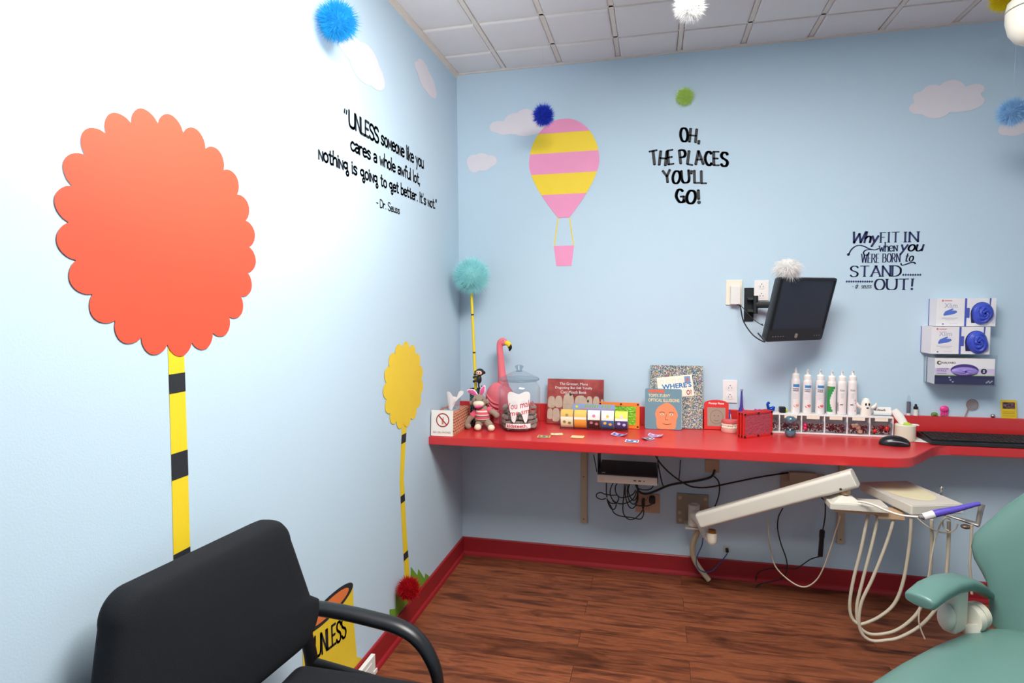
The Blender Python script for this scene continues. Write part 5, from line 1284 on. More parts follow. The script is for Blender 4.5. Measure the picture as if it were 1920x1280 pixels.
# ================================================================== ON THE BACK WALL
def wall_plate(px0, py0, px1, py1, label, mat, kind, slots=True, yw=0.0):
    a = at(px0, py0, y=yw); b = at(px1, py1, y=yw); x0, x1, z0, z1 = a.x, b.x, b.z, a.z; cx, cz = (x0+x1)/2, (z0+z1)/2
    t = thing('wall_outlet' if kind != 'switch' else 'wall_plate', label, 'outlet' if kind != 'switch' else 'wall plate', (cx, 0, cz))
    bm = nb(); box(bm, (x0, -.0065, z0), (x1, -.0002, z1), bev=.0025); pl_ = obj('cover_plate', bm, mat, t)
    if slots:
        for dz in (.021, -.021):
            bm = nb(); lathe(bm, (cx, -.0065, cz+dz), [(.0165, 0), (.016, .0016), (0, .0017)], n=24, axis='Y')
            for v in bm.verts: v.co.y = -.0065-(v.co.y+.0065)
            r_ = obj('receptacle', bm, mat, t)
            bm = nb(); box(bm, (cx-.0075, -.0086, cz+dz-.008), (cx-.0055, -.0081, cz+dz)); box(bm, (cx+.0050, -.0086, cz+dz-.007), (cx+.0068, -.0081, cz+dz)); ball(bm, (cx, -.0083, cz+dz+.007), (.0024, .0004, .0024), u=10, v=6); obj('slots', bm, m_black, r_, wn=False)
    return t, (x0, x1, z0, z1)
m_plate = M('ivory_outlet_plate', (232, 222, 206), .4); m_plate2 = M('white_outlet_plate', (238, 232, 230), .4)
m_plate3 = M('tan_outlet_plate', (196, 160, 132), .5)
wall_plate(1355, 712, 1382, 755, 'white double outlet on the wall above the red toy frame', m_plate2, 'outlet')
wall_plate(1414, 525.5, 1441, 563, 'white double outlet between the monitor bracket and the monitor', m_plate2, 'outlet')
t, (x0, x1, z0, z1) = wall_plate(1361, 525, 1391.5, 571.5, 'ivory wall plate left of the monitor bracket', m_plate, 'switch', False)
ca = at(1379, 552, y=-.02); bm = nb(); box(bm, (ca.x-.022, -.034, ca.z-.045), (ca.x+.021, -.007, ca.z+.040), bev=.004); 
adp = solo('power_adapter', bm, m_white, 'white power adapter plugged in left of the monitor bracket', 'adapter', ca)
# monitor bracket and monitor
t = thing('monitor_bracket', 'black swing-arm bracket holding the monitor on the wall', 'bracket', at(1405, 571, y=0))
a, b = at(1395.5, 539.5, y=0), at(1412, 602, y=0)
bm = nb(); box(bm, (a.x, -.006, b.z), (b.x, -.0003, a.z), bev=.001); obj('wall_plate', bm, m_black, t)
bm = nb(); zc = at(1416, 571, y=-.03).z; xk = at(1416, 571, y=-.03).x; box(bm, (a.x+.012, -.040, zc-.032), (xk+.006, -.006, zc-.022)); box(bm, (a.x+.012, -.040, zc+.022), (xk+.006, -.006, zc+.032)); obj('bracket_ears', bm, M('grey_green_metal', (60, 68, 62), .4, metal=.3), t)
bm = nb(); lathe(bm, (xk, -.045, zc-.040), [(.010, 0), (.010, .080)], n=18); obj('hinge', bm, m_black, t)
MC = at(1502, 580, y=-.235); nrm = Vector((math.cos(R(-54)), math.sin(R(-54)), 0)); tl = R(15)
nf = (nrm*math.cos(tl) - Vector((0, 0, 1))*math.sin(tl)).normalized(); ru = Vector((-nrm.y, nrm.x, 0)); uu = nf.cross(ru)*-1
if uu.z < 0: uu = -uu
ru = uu.cross(nf)
def mm(u, v, w_=0): return MC + ru*u + uu*v + nf*w_
MW, MH = .318, .268
bk = mm(0, 0, -.05)
bm = nb(); tube(bm, [(xk, -.045, zc), ((xk+bk.x)/2+.01, -.075, zc-.001), bk-nf*.012], .0105, n=8, smooth=1, flat=1.4, flat_up=(0, 0, 1)); obj('arm', bm, m_black, t)
bm = nb(); prism(bm, rrect(.09, .09, .006), lambda u, v, w_: mm(u, v, -.0585+w_), .008); obj('mount_plate', bm, m_black, t)
t = thing('monitor', 'black flat monitor tilted down on the swing-arm bracket', 'monitor', mm(0, -MH/2, 0))
m_mon = M('charcoal_monitor_plastic', (34, 36, 40), .42)
bm = nb(); rows = []
outl = rrect(MW, MH, .010, 4)
outl = [(u, v-(.012*(1-(2*u/MW)**2) if v < -MH*.3 else 0)) for u, v in outl]
for w_, s in ((-.049, .72), (-.044, .80), (-.028, .95), (-.004, 1.0), (.004, .995), (.006, .975)): rows.append([mm(u*s, v*s, w_) for u, v in outl])
loft(bm, rows); obj('case', bm, m_mon, t, sharp=50)
bm = nb(); sw, sh_ = MW*.90, MH*.76; so = .022
prism(bm, [(-sw/2, -sh_/2+so), (sw/2, -sh_/2+so), (sw/2, sh_/2+so), (-sw/2, sh_/2+so)], lambda u, v, w_: mm(u, v, .0063+w_), .0006); obj('screen', bm, M('dark_lcd_glass', (42, 48, 62), .35), t)
bm = nb()
for (a0, b0, a1, b1) in ((-sw/2-.006, -sh_/2+so-.002, -sw/2, sh_/2+so+.004), (sw/2, -sh_/2+so-.002, sw/2+.006, sh_/2+so+.004), (-sw/2, sh_/2+so, sw/2, sh_/2+so+.005)):
    prism(bm, [(a0, b0), (a1, b0), (a1, b1), (a0, b1)], lambda u, v, w_: mm(u, v, .006+w_), .004)
obj('bezel', bm, m_black, t)
bm = nb(); prism(bm, rrect(.014, .020, .006, 4, 0, -MH*.415), lambda u, v, w_: mm(u, v, .0055+w_), .003); obj('badge', bm, M('silver_badge', (170, 160, 150), .3, metal=.5), t, 'silver badge')
bm = nb()
for i in range(5): prism(bm, rrect(.006, .003, .001, 2, -MW*.40+i*.014, -MH*.42), lambda u, v, w_: mm(u, v, .0055+w_), .002)
for i in range(3): prism(bm, rrect(.004, .004, .0015, 2, MW*.33+i*.014, -MH*.42), lambda u, v, w_: mm(u, v, .0055+w_), .002)
obj('buttons', bm, M('grey_button', (120, 122, 126), .4), t)
# white pompom on the monitor's top corner
pw = mm(-MW*.34, MH*.52, -.01); pt_ = Vector((pw.x, pw.y, pw.z+.036))
hang_pompom(pt_, .062, fur_mat('white_feather', (253, 250, 247)), 'white pompom sitting on the top corner of the monitor', 18, thread=False, sz=.8, droop=.35)
def cable(label, pts, r=.0028, mat=None, name='cable', cat='cable', group=None, smooth=6):
    bm = nb(); tube(bm, pts, r, n=8, smooth=smooth); return solo(name, bm, mat or m_cable, label, cat, pts[0], group=group, wn=False)
cable('thin black cable curving down from the adapter to the lower monitor edge', [Vector((ca.x+.004, -.028, ca.z-.046)), at(1388, 575, y=-.04), at(1394, 602, y=-.08), at(1412, 628, y=-.12), at(1434, 641, y=-.155), mm(-MW*.545, -MH*.40, -.030)], .0028)
cable('thin black cable from the adapter to the monitor side', [Vector((ca.x+.016, -.018, ca.z-.046)), at(1394, 578, y=-.03), at(1412, 598, y=-.07), at(1430, 610, y=-.12), mm(-MW*.50, -MH*.26, -.034)], .0018)

# glove boxes
def glove_box(name, label, pxl, px_r, py_t, py_b, yf, yb, deco, holder=None):
    a = at(pxl, py_t, y=yf); b = at(px_r, py_b, y=yf); x0, x1, z1, z0 = a.x, b.x, a.z, b.z
    t = thing('glove_box', label, 'glove box', ((x0+x1)/2, (yf+yb)/2, z0)); F = lambda u, v, d=.0006: Vector((x0+u, yf-d, z0+v))
    bm = nb(); box(bm, (x0, yf, z0), (x1, yb, z1), bev=.001); obj('carton', bm, M('glove_carton', (232, 228, 230), .5), t)
    deco(t, F, x1-x0, z1-z0, (x0, x1, z0, z1, yf, yb)); return (x0, x1, z0, z1)
m_bb = M('box_blue_print', (74, 88, 178), .5); m_glv = M('blue_nitrile', (58, 78, 190), .45, var=.1)
def rect(bm, F, u0, v0, u1, v1, mi=0, d=.0006): poly(bm, [F(u0, v0, d), F(u1, v0, d), F(u1, v1, d), F(u0, v1, d)], mi)
def deco_x(seed):
    def f(t, F, w_, h, bb):
        x0, x1, z0, z1, yf, yb = bb
        bm = nb(); rect(bm, F, w_*.475, 0, w_*.51, h); rect(bm, F, w_*.10, h*.06, w_*.13, h*.10); rect(bm, F, w_*.51, h*.30, w_*.56, h*.66)
        poly(bm, [Vector((x0-.0006, yb, z0)), Vector((x0-.0006, yb-.006, z0)), Vector((x0-.0006, yb-.006, z1)), Vector((x0-.0006, yb, z1))]); obj('print_bands', bm, m_bb, t, 'blue printed bands', wn=False)
        bm = nb(); text(bm, 'Xlim', lambda u, v: F(w_*.13+u, h*.66+v, .0008), w=w_*.22, h=h*.17); obj('lettering', bm, M('box_grey_print', (168, 170, 196), .5), t, 'pale grey Xlim lettering', wn=False)
        bm = nb(); ell(bm, lambda u, v, d: F(u, v, d), w_*.10, h*.92, .004, .004, .0008); rect(bm, F, w_*.13, h*.905, w_*.26, h*.935, d=.0008); obj('brand_mark', bm, M('box_rose_print', (206, 120, 130), .5), t, 'small rose print', wn=False)
        bm = nb(); c = (w_*.23, h*.50)
        g = [(-.024, -.008), (-.018, .004), (-.006, .010), (.008, .016), (.013, .013), (.004, .008), (.022, .007), (.026, .001), (.018, -.005), (.006, -.009), (-.010, -.012), (-.022, -.014)]
        poly(bm, [F(c[0]+a, c[1]+b, .0008) for a, b in g]); obj('glove_picture', bm, M('box_glove_print', (84, 112, 200), .5), t, 'blue glove picture', wn=False)
        bm = nb(); rect(bm, F, w_*.09, h*.285, w_*.36, h*.305, d=.0008); rect(bm, F, w_*.15, h*.235, w_*.32, h*.245, d=.0008); rect(bm, F, w_*.22, h*.09, w_*.36, h*.098, d=.0008); obj('print_lines', bm, M('box_line_print', (190, 176, 190), .5), t, 'thin lines of print', wn=False)
        bm = nb(); oc = (w_*.765, h*.47); poly(bm, [F(w_*.59, h*.12, .0008), F(w_*.86, h*.12, .0008)] + [F(oc[0]+w_*.19*math.cos(R(a)), h*.45+h*.42*math.sin(R(a)), .0008) for a in range(0, 181, 15)]); obj('opening', bm, M('dark_navy_hollow', (28, 30, 70), .7), t, 'dark dispensing opening', wn=False)
        # crumpled gloves bulging out
        q_ = random.Random(seed); bm = nb(); rows = []
        for j in range(15):
            row = []
            for i in range(28):
                a = 2*PI*i/28; f_ = j/14
                rx = w_*.175*f_*(1+.06*math.sin(3*a+seed)); rz = h*.40*f_*(1+.05*math.sin(2*a)) * (1.12 if math.sin(a) < -.2 and seed == 2 else 1)
                wr = .004*math.sin(7*f_*3+2*a+seed)+.003*math.sin(11*f_+5*a)
                sx = .03*f_ if (seed == 2 and math.sin(a) < 0) else 0
                row.append(F(oc[0]+rx*math.cos(a)+sx*-math.sin(a)*.4, h*.46+rz*math.sin(a), .0012+.022*math.sqrt(max(0, 1-f_**2))+wr*(1-f_)**.3*.8+(.002 if f_ < 1 else 0)))
            rows.append(row)
        quad_grid(bm, rows[1:], closed=True); cap(bm, [v for v in []]) if False else None
        obj('gloves', bm, m_glv, t, 'crumpled blue gloves in the opening', wn=False)
        bm = nb(); pts = [(.90, 0), (.90, h), (w_/w_, h), (1, 0)]
        poly(bm, [F(w_*.885, h, .0008), F(w_*.915, h, .0008), F(w_*.90, h*.55, .0008), F(w_*.885, h*.3, .0008)], 0); ell(bm, lambda u, v, d: F(u, v, d), w_*.955, h*.28, w_*.04, h*.2, .0008, mi=1)
        obj('corner_print', bm, [m_bb, M('box_lilac_print', (206, 204, 226), .5)], t, 'lilac printed corner', wn=False)
    return f
def deco_h(t, F, w_, h, bb):
    x0, x1, z0, z1, yf, yb = bb
    m_nv = M('box_navy_print', (46, 44, 84), .5)
    bm = nb(); rect(bm, F, 0, 0, w_, h*.34); poly(bm, [Vector((x0-.0006, yb-.02, z0)), Vector((x0-.0006, yb-.012, z0)), Vector((x0-.0006, yb-.012, z1)), Vector((x0-.0006, yb-.02, z1))]); obj('print_base', bm, m_nv, t, 'navy lower band', wn=False)
    bm = nb(); rect(bm, F, 0, h*.34, w_, h*.365, d=.0007); obj('print_line', bm, M('box_green_print', (130, 186, 60), .5), t, 'green line', wn=False)
    bm = nb(); rect(bm, F, 0, h*.365, w_, h*.62, d=.0006); obj('print_band', bm, M('box_lavender_print', (206, 192, 220), .5), t, 'lavender band', wn=False)
    bm = nb(); text(bm, 'HALYARD', lambda u, v: F(w_*.12+u, h*.80+v, .0009), w=w_*.23, h=h*.07, bold=.02); obj('maker_lettering', bm, m_ink, t, 'dark HALYARD lettering', wn=False)
    bm = nb(); ell(bm, lambda u, v, d: F(u, v, d), w_*.07, h*.835, .0085, .0085, .0009); ell(bm, lambda u, v, d: F(u, v, d), w_*.078, h*.835, .0045, .0045, .0012, mi=1); obj('maker_mark', bm, [M('box_darkgreen_print', (60, 84, 60), .5), m_paper], t, 'round dark green mark', wn=False)
    bm = nb(); text(bm, 'LAVENDER', lambda u, v: F(w_*.035+u, h*.57+v, .0009), w=w_*.20, h=h*.06, bold=.02); text(bm, 'NITRILE', lambda u, v: F(w_*.035+u, h*.49+v, .0009), w=w_*.16, h=h*.06, bold=.02); rect(bm, F, w_*.035, h*.41, w_*.20, h*.43, d=.0009); obj('product_lettering', bm, M('box_violet_print', (110, 76, 160), .5), t, 'violet LAVENDER NITRILE lettering', wn=False)
    bm = nb(); oc = (w_*.50, h*.55); ell(bm, lambda u, v, d: F(u, v, d), oc[0], oc[1], w_*.235, h*.24, .0009, n=36); obj('opening', bm, M('dark_violet_hollow', (70, 54, 120), .6), t, 'dark oval opening', wn=False)
    bm = nb(); rows = []
    for j in range(1, 11):
        f_ = j/10; rows.append([F(oc[0]+w_*.225*f_*math.cos(a), oc[1]-h*.045+h*.17*f_*math.sin(a), .0014+.010*math.sqrt(max(0, 1-f_*f_))+.003*math.sin(9*f_+3*a)*(1-f_)) for a in [2*PI*i/28 for i in range(28)]])
    quad_grid(bm, rows, closed=True); obj('gloves', bm, M('lavender_nitrile', (150, 132, 206), .45, var=.1), t, 'lavender gloves in the opening', wn=False)
    bm = nb(); ell(bm, lambda u, v, d: F(u, v, d), w_*.82, h*.52, h*.105, h*.105, .0009, n=24); obj('size_badge', bm, m_nv, t, 'navy round size badge', wn=False)
    bm = nb(); text(bm, 'S', lambda u, v: F(w_*.82+u, h*.465+v, .0013), h=h*.11, align='C', bold=.04); obj('size_lettering', bm, m_paper, t, 'white S', wn=False)
    bm = nb(); 
    for u, v in ((.27, .17), (.25, .27), (.31, .10)): ell(bm, lambda a, b, d: F(a, b, d), w_*u, h*v, w_*.018, h*.03, .0009, n=12)
    for k in range(6): ell(bm, lambda a, b, d: F(a, b, d), w_*(.87+.018*k), h*(.09+.03*(k % 3)), w_*.014, h*.025, .0009, n=10)
    obj('leaf_picture', bm, M('box_leaf_print', (180, 176, 190), .5), t, 'pale leaf pictures', wn=False)
g1 = glove_box('g1', 'topmost white and blue glove box on the wall', 1757, 1866.5, 559.5, 611.5, -.075, -.001, deco_x(1))
g2 = glove_box('g2', 'middle white and blue glove box reaching farthest left', 1747, 1855.5, 612.5, 664.5, -.100, -.001, deco_x(2))
g3 = glove_box('g3', 'white and navy glove box in the clear holder, lowest on the wall', 1753.5, 1864, 671.5, 722, -.098, -.008, deco_h)
t = thing('glove_holder', 'clear acrylic holder on the wall around the lowest glove box', 'holder', ((g3[0]+g3[1])/2, -.05, g3[2]-.004))
bm = nb(); x0, x1, z0 = g3[0]-.004, g3[1]+.006, g3[2]-.005; z1 = g3[3]+.018
box(bm, (x0, -.103, z0), (x1, -.0005, z0+.003)); box(bm, (x0, -.103, z0+.003), (x0+.002, -.0005, z1-.004)); box(bm, (x1-.002, -.103, z0+.003), (x1, -.0005, z1-.004)); box(bm, (x0+.002, -.103, z0+.003), (x1-.002, -.101, z0+.030)); box(bm, (x0+.002, -.003, z0+.003), (x1-.002, -.0005, z1))
obj('tray', bm, m_clear, t, 'clear open-front tray', wn=False)
# ================================================================== UNDER THE COUNTER
def shelf_bracket(px0, py0, px1, py1, label, zbot_px):
    a, b = at(px0, py0, y=-.012), at(px1, zbot_px, y=-.012); x0, x1, z0 = a.x, b.x, b.z; zt = ZT-.0005
    t = thing('shelf_bracket', label, 'bracket', ((x0+x1)/2, -.006, z0), 'beige brackets under the counter')
    bm = nb(); box(bm, (x0, -.012, z0), (x1, -.0005, zt), bev=.002); up_ = obj('wall_strip', bm, m_beige, t)
    for z in (z0+.02, (z0+zt)/2, zt-.06):
        bm = nb(); ball(bm, ((x0+x1)/2, -.012, z), (.0035, .0015, .0035), u=10, v=6); obj('screw', bm, M('brown_screw_head', (96, 74, 58), .5), up_, 'dark screw head')
    bm = nb(); box(bm, (x0, -.36, zt-.012), (x1, -.012, zt), bev=.002); obj('shelf_arm', bm, m_beige, t)
ZT = .7210-.036
shelf_bracket(1088.5, 860, 1100.5, 0, 'beige shelf bracket on the wall left of the hanging computer', 981)
shelf_bracket(1571, 960, 1583, 0, 'beige shelf bracket behind the dental tray arm', 1020)
# small desktop computer hung under the counter
x0, x1, y0, y1, z0, z1 = .731, .985, -.332, -.09, .522, .562
t = thing('desktop_computer', 'small black and silver desktop computer hung under the counter', 'computer', ((x0+x1)/2, (y0+y1)/2, z0))
bm = nb(); box(bm, (x0, y0+.008, z0), (x1, y1, z1), bev=.002); obj('case', bm, m_black, t)
bm = nb(); box(bm, (x0-.001, y0, z0+.001), (x1+.001, y0+.008, z1-.004), bev=.004); fr_ = obj('front_panel', bm, M('silver_beige_panel', (186, 168, 156), .4, metal=.2), t, 'silver front panel')
bm = nb()
for u in (.155, .175): box(bm, (x0+u, y0-.0006, z0+.016), (x0+u+.012, y0-.0001, z0+.021))
box(bm, (x0+.197, y0-.0006, z0+.0165), (x0+.202, y0-.0001, z0+.0205)); obj('ports', bm, m_black, fr_, 'dark ports')
bm = nb()
for i in range(20):
    a, b = 2*PI*i/20, 2*PI*(i+1)/20; poly(bm, [Vector((x0+.020+r_*math.cos(g), y0-.0004, z0+.018+r_*math.sin(g))) for r_, g in ((.0072, a), (.0084, a), (.0084, b), (.0072, b))])
text(bm, 'hp', lambda u, v: Vector((x0+.020+u, y0-.0004, z0+.0135+v)), h=.009, align='C'); obj('badge', bm, M('copper_badge', (196, 128, 104), .4), fr_, 'round copper badge', wn=False)
bm = nb(); box(bm, (x0+.018, y0+.016, z1), (x0+.033, y0+.031, z1+.0004)); obj('sticker', bm, M('silver_sticker', (210, 214, 224), .4), t, 'square white sticker')
for x in (x0-.004, x1+.0015):
    bm = nb(); box(bm, (x, y0+.06, z0-.004), (x+.0025, y1-.04, ZT-.0005)); obj('hanger_strap', bm, m_black, t, 'black hanging strap')
bm = nb(); box(bm, (x0-.004, y0+.06, z0-.0065), (x1+.004, y1-.04, z0-.0005)); obj('hanger_tray', bm, m_black, t, 'black tray under the computer')
# outlets under the counter
t, (ox0, ox1, oz0, oz1) = wall_plate(1192, 923, 1237, 962, 'tan outlet plate with two black plugs below the computer', m_plate3, 'outlet')
for nm, px, py, lab in (('power_plug', 1206, 940, 'black slim plug in the tan outlet, left of the round plug'), ('power_plug', 1223, 938, 'black round plug in the tan outlet, right of the slim one')):
    c = at(px, py, y=-.03); bm = nb()
    if px == 1206: box(bm, (c.x-.008, -.045, c.z-.022), (c.x+.008, -.009, c.z+.014), bev=.006); tube(bm, [(c.x, -.028, c.z-.020), (c.x, -.028, c.z-.036)], [.007, .0045], n=10)
    else: box(bm, (c.x-.015, -.040, c.z-.017), (c.x+.014, -.009, c.z+.020), bev=.009, seg=4)
    solo(nm, bm, m_black, lab, 'plug', (c.x, -.02, c.z), group='black plugs in the tan outlet')
wall_plate(1322.5, 861, 1348.5, 886, 'tan outlet high under the counter above the round pipe', m_plate3, 'outlet', False)
a, b = at(1463, 893, y=0), at(1545, 921, y=0)
t = thing('wall_outlet', 'wide tan outlet plate behind the dental beam', 'outlet', ((a.x+b.x)/2, 0, b.z))
bm = nb(); box(bm, (a.x, -.008, b.z), (b.x, -.0003, a.z+.02), bev=.002); obj('cover_plate', bm, M('tan_painted_plate', (170, 150, 130), .5), t)
a2, b2 = at(1479, 883, y=-.02), at(1530, 905, y=-.02)
bm = nb(); box(bm, (a2.x, -.035, b2.z), (b2.x, -.0085, a2.z), bev=.005)
solo('plug_adapter', bm, M('tan_plug_plastic', (178, 160, 138), .5), 'tan multi-plug block on the wide outlet behind the dental beam', 'adapter', (a2.x, -.02, b2.z))
j = at(1362, 1030, y=-.008)
t = thing('cable_jack', 'white cable jack low on the wall above the baseboard', 'jack', (j.x, 0, j.z))
bm = nb(); box(bm, (j.x-.012, -.006, j.z-.014), (j.x+.013, -.0003, j.z+.018), bev=.002); obj('plate', bm, M('grey_white_plate', (190, 190, 186), .5), t)
bm = nb(); tube(bm, [(j.x+.002, -.0065, j.z+.004), (j.x+.003, -.020, j.z-.006)], .007, n=12); obj('plug', bm, m_black, t)

# black cables, each along the wall or under the counter
def W_(px, py, y): return at(px, py, y=y)
def wcable(label, pts, ys, r=.003, mat=None, **k):
    P = []
    n = len(pts)
    for i, (px, py) in enumerate(pts):
        y = ys if not hasattr(ys, '__len__') else ys[0]+(ys[1]-ys[0])*i/(n-1)
        P.append(W_(px, py, y))
    return cable(label, P, r, mat, **k)
CG = 'black cables under the counter'
wcable('thick black cable running from the computer up to the tan outlet under the counter', [(1194, 906), (1196, 917), (1203, 924), (1215, 925), (1232, 919), (1250, 911), (1270, 906), (1300, 902), (1325, 897), (1336, 891), (1340, 880)], (-.06, -.012), .0052, group=CG)
wcable('black cable sagging from the counter to the wide outlet', [(1228, 852), (1238, 868), (1252, 883), (1268, 896), (1285, 907), (1302, 913), (1330, 913), (1380, 903), (1430, 893), (1478, 886)], (-.10, -.014), .0036, group=CG)
wcable('black cable dropping beside the computer to the thick bundle', [(1233, 864), (1237, 885), (1241, 904), (1245, 913)], (-.085, -.050), .0028, group=CG)
wcable('thin black cable hanging straight from the counter right of the computer', [(1276, 862), (1275, 880), (1273, 899)], -.030, .0022, group=CG)
wcable('black cable looping from the tan outlet down behind the dental beam', [(1338, 892), (1347, 902), (1349, 918), (1345, 938), (1337, 956)], (-.026, -.016), .003, group=CG)
wcable('thin black cable at the left side of the computer', [(1113, 852), (1116, 868), (1119, 884)], -.34, .0022, group=CG)
loops = [([(1137, 900), (1137, 922), (1138, 932)], 'straight black lead under the computer left end'),
         ([(1154, 901), (1147, 910), (1144, 925), (1150, 938), (1162, 944), (1176, 942), (1188, 934), (1194, 920)], 'black coil loop reaching left under the computer'),
         ([(1160, 901), (1154, 912), (1155, 924), (1163, 932), (1176, 931), (1187, 926), (1192, 918)], 'black inner coil loop under the computer'),
         ([(1171, 902), (1170, 925), (1168, 945), (1169, 962), (1178, 973), (1190, 972), (1201, 962), (1206, 954)], 'black power lead hanging lowest and rising to the slim plug'),
         ([(1175, 902), (1172, 922), (1175, 940), (1182, 952), (1190, 950), (1196, 936), (1196, 915)], 'black coil loop in the middle of the bundle'),
         ([(1179, 902), (1176, 922), (1180, 938), (1188, 945), (1194, 938), (1197, 918)], 'black coil loop inside the middle bundle'),
         ([(1183, 902), (1178, 918), (1182, 932), (1189, 938), (1195, 928), (1195, 912)], 'smallest black coil loop in the middle bundle'),
         ([(1190, 903), (1193, 912), (1201, 917), (1214, 918), (1223, 914), (1226, 904)], 'black loop under the computer right end'),
         ([(1136, 934), (1128, 936), (1119, 932), (1119, 926), (1126, 923), (1134, 926), (1146, 928), (1157, 928), (1160, 934), (1156, 942), (1146, 943), (1138, 936)], 'black tied coil at the left of the cable bundle'),
         ([(1138, 934), (1141, 945), (1147, 954), (1153, 953), (1155, 944), (1148, 938)], 'short black loop hanging from the tied coil'),
         ([(1138, 936), (1146, 950), (1151, 961), (1163, 967), (1185, 970), (1200, 973), (1206, 966), (1207, 955)], 'black lead drooping from the tied coil to the slim plug'),
         ([(1190, 946), (1200, 948), (1214, 948), (1224, 944)], 'short black lead to the round plug')]
for i, (pts, lab) in enumerate(loops): wcable(lab, pts, -.052-.0075*i, .0027, group=CG)
m_blue = M('blue_network_cable', (44, 82, 140), .45)
cable('blue network cable looping past the pipe to the wall jack', [W_(1318, 1008, -.05), W_(1316, 1022, -.05), W_(1308, 1040, -.06), W_(1305, 1052, -.065), W_(1310, 1066, -.07), W_(1322, 1072, -.07), W_(1336, 1069, -.06), W_(1350, 1055, -.045), Vector((j.x+.004, -.022, j.z-.012))], .0026, m_blue)
wcable('black cord hanging below the dental beam to the floor', [(1468, 952), (1460, 968), (1458, 990), (1464, 1018), (1473, 1043), (1476, 1060), (1473, 1075), (1462, 1086), (1440, 1091), (1422, 1096), (1413, 1106)], (-.03, -.075), .0028)
t_ = wcable('black cord with a ribbed grip hanging at the beam end', [(1540, 932), (1547, 942), (1547, 968), (1543, 992)], -.05, .0028)
bm = nb(); a, b = W_(1542, 993, -.05), W_(1538, 1042, -.05); tube(bm, [a, a+(b-a)*.25, b], [.0085, .010, .0105], n=12)
for k in range(5): c = a+(b-a)*(.04+.05*k); d_ = (b-a).normalized(); tube(bm, [c, c+d_*.004], .0115, n=12)
solo('cord_grip', bm, m_cable, 'black ribbed cylindrical cord block hanging at the beam end', 'cord connector', b, wn=False)
wcable('black cord from the ribbed block sagging to the baseboard', [(1537, 1043), (1520, 1048), (1505, 1058), (1490, 1066), (1462, 1064), (1432, 1068), (1420, 1076), (1417, 1088)], (-.050, -.04), .0026)

# ================================================================== DENTAL DELIVERY ARM
t = thing('dental_delivery_arm', 'cream dental delivery arm with tray and hanging hoses, fixed to the wall', 'dental unit', (1.15, 0, .27))
a, b = at(1269, 924.5, y=-.012), at(1328, 981, y=-.012)
m_plt = M('greige_steel_plate', (150, 140, 122), .5, metal=.2)
bm = nb(); box(bm, (a.x, -.012, b.z-.012), (b.x, -.0005, a.z), bev=.001); pl = obj('wall_plate', bm, m_plt, t)
for u, v in ((.1, .86), (.9, .86), (.1, .32), (.12, .06)):
    bm = nb(); c = (a.x+(b.x-a.x)*u, -.0125, b.z+(a.z-b.z)*v); ball(bm, c, (.0095, .004, .0095), u=14, v=8); obj('bolt_cap', bm, M('beige_bolt_cap', (186, 168, 142), .5), pl)
hc = at(1301, 975, y=-.085)
bm = nb(); lathe(bm, (hc.x, hc.y, 0), [(.026, .275), (.026, .372), (.022, .374), (.021, .365), (0, .365)], n=28); box(bm, (hc.x-.022, hc.y, .285), (hc.x+.022, -.012, .345), bev=.004); obj('pivot_tube', bm, m_dental, t)
bm = nb(); box(bm, (hc.x-.04, -.11, .262), (hc.x+.03, -.012, .27), bev=.002); obj('pivot_foot', bm, m_dental, t)
e1 = at(1335, 1007, y=-.26)
bm = nb(); tube(bm, [(hc.x+.005, hc.y-.02, .330), (hc.x+.028, hc.y-.07, .318), (hc.x+.045, -.215, .288), (e1.x-.006, -.255, e1.z-.006)], [.026, .025, .022, .021], n=16); obj('elbow_arm', bm, m_dental, t)
bm = nb(); lathe(bm, (e1.x, -.262, 0), [(0, e1.z-.030), (.014, e1.z-.027), (.022, e1.z-.014), (.0235, e1.z+.010), (.0235, e1.z+.020), (.021, e1.z+.022)], n=24); obj('elbow_cup', bm, M('cream_bright_enamel', (230, 222, 204), .35), t)
bm = nb(); lathe(bm, (e1.x, -.262, 0), [(.0155, e1.z+.0215), (.0155, e1.z+.034)], n=18); obj('brass_collar', bm, M('brass', (186, 132, 62), .3, metal=.9), t, 'brass collar')
A, B = Vector((1.172, -.275, .372)), Vector((1.690, -.500, .650)); dv = (B-A).normalized(); sd = Vector((dv.y, -dv.x, 0)).normalized(); upv = sd.cross(dv)*1
if upv.z < 0: upv = -upv
BW, BH = .062, .066
bm = nb(); rows = []
for w_ in (0, (B-A).length): rows.append([A+dv*w_+sd*u+upv*v for u, v in rrect(BW, BH, .014, 4)])
loft(bm, rows); obj('beam', bm, m_dental, t)
for w_ in (.0, (B-A).length):
    bm = nb(); s_ = -1 if w_ == 0 else 1; rows = [[A+dv*(w_+s_*d_)+sd*u*k+upv*v*k for u, v in rrect(BW, BH, .014, 4)] for d_, k in ((.0, 1.0), (.004, .99), (.0065, .93))]; loft(bm, rows); obj('beam_end_cap', bm, m_dental, t)
bm = nb()
for w_ in ((B-A).length-.05,): ball(bm, A+dv*w_+sd*(BW/2+.0002)-upv*.020, (.0045, .0045, .0045), u=10, v=8)
obj('beam_screw', bm, M('dark_steel', (60, 58, 56), .4, metal=.6), t)
pc_ = Vector((1.668, -.487, .560))
bm = nb(); tube(bm, [pc_+Vector((0, 0, .022)), pc_+Vector((0, 0, .062))], .017, n=16); obj('swivel_post', bm, M('tan_enamel', (196, 164, 130), .4), t)
bm = nb(); lathe(bm, pc_, [(.0185, .020), (.0185, .026)], n=18); obj('swivel_ring', bm, m_chrome, t)
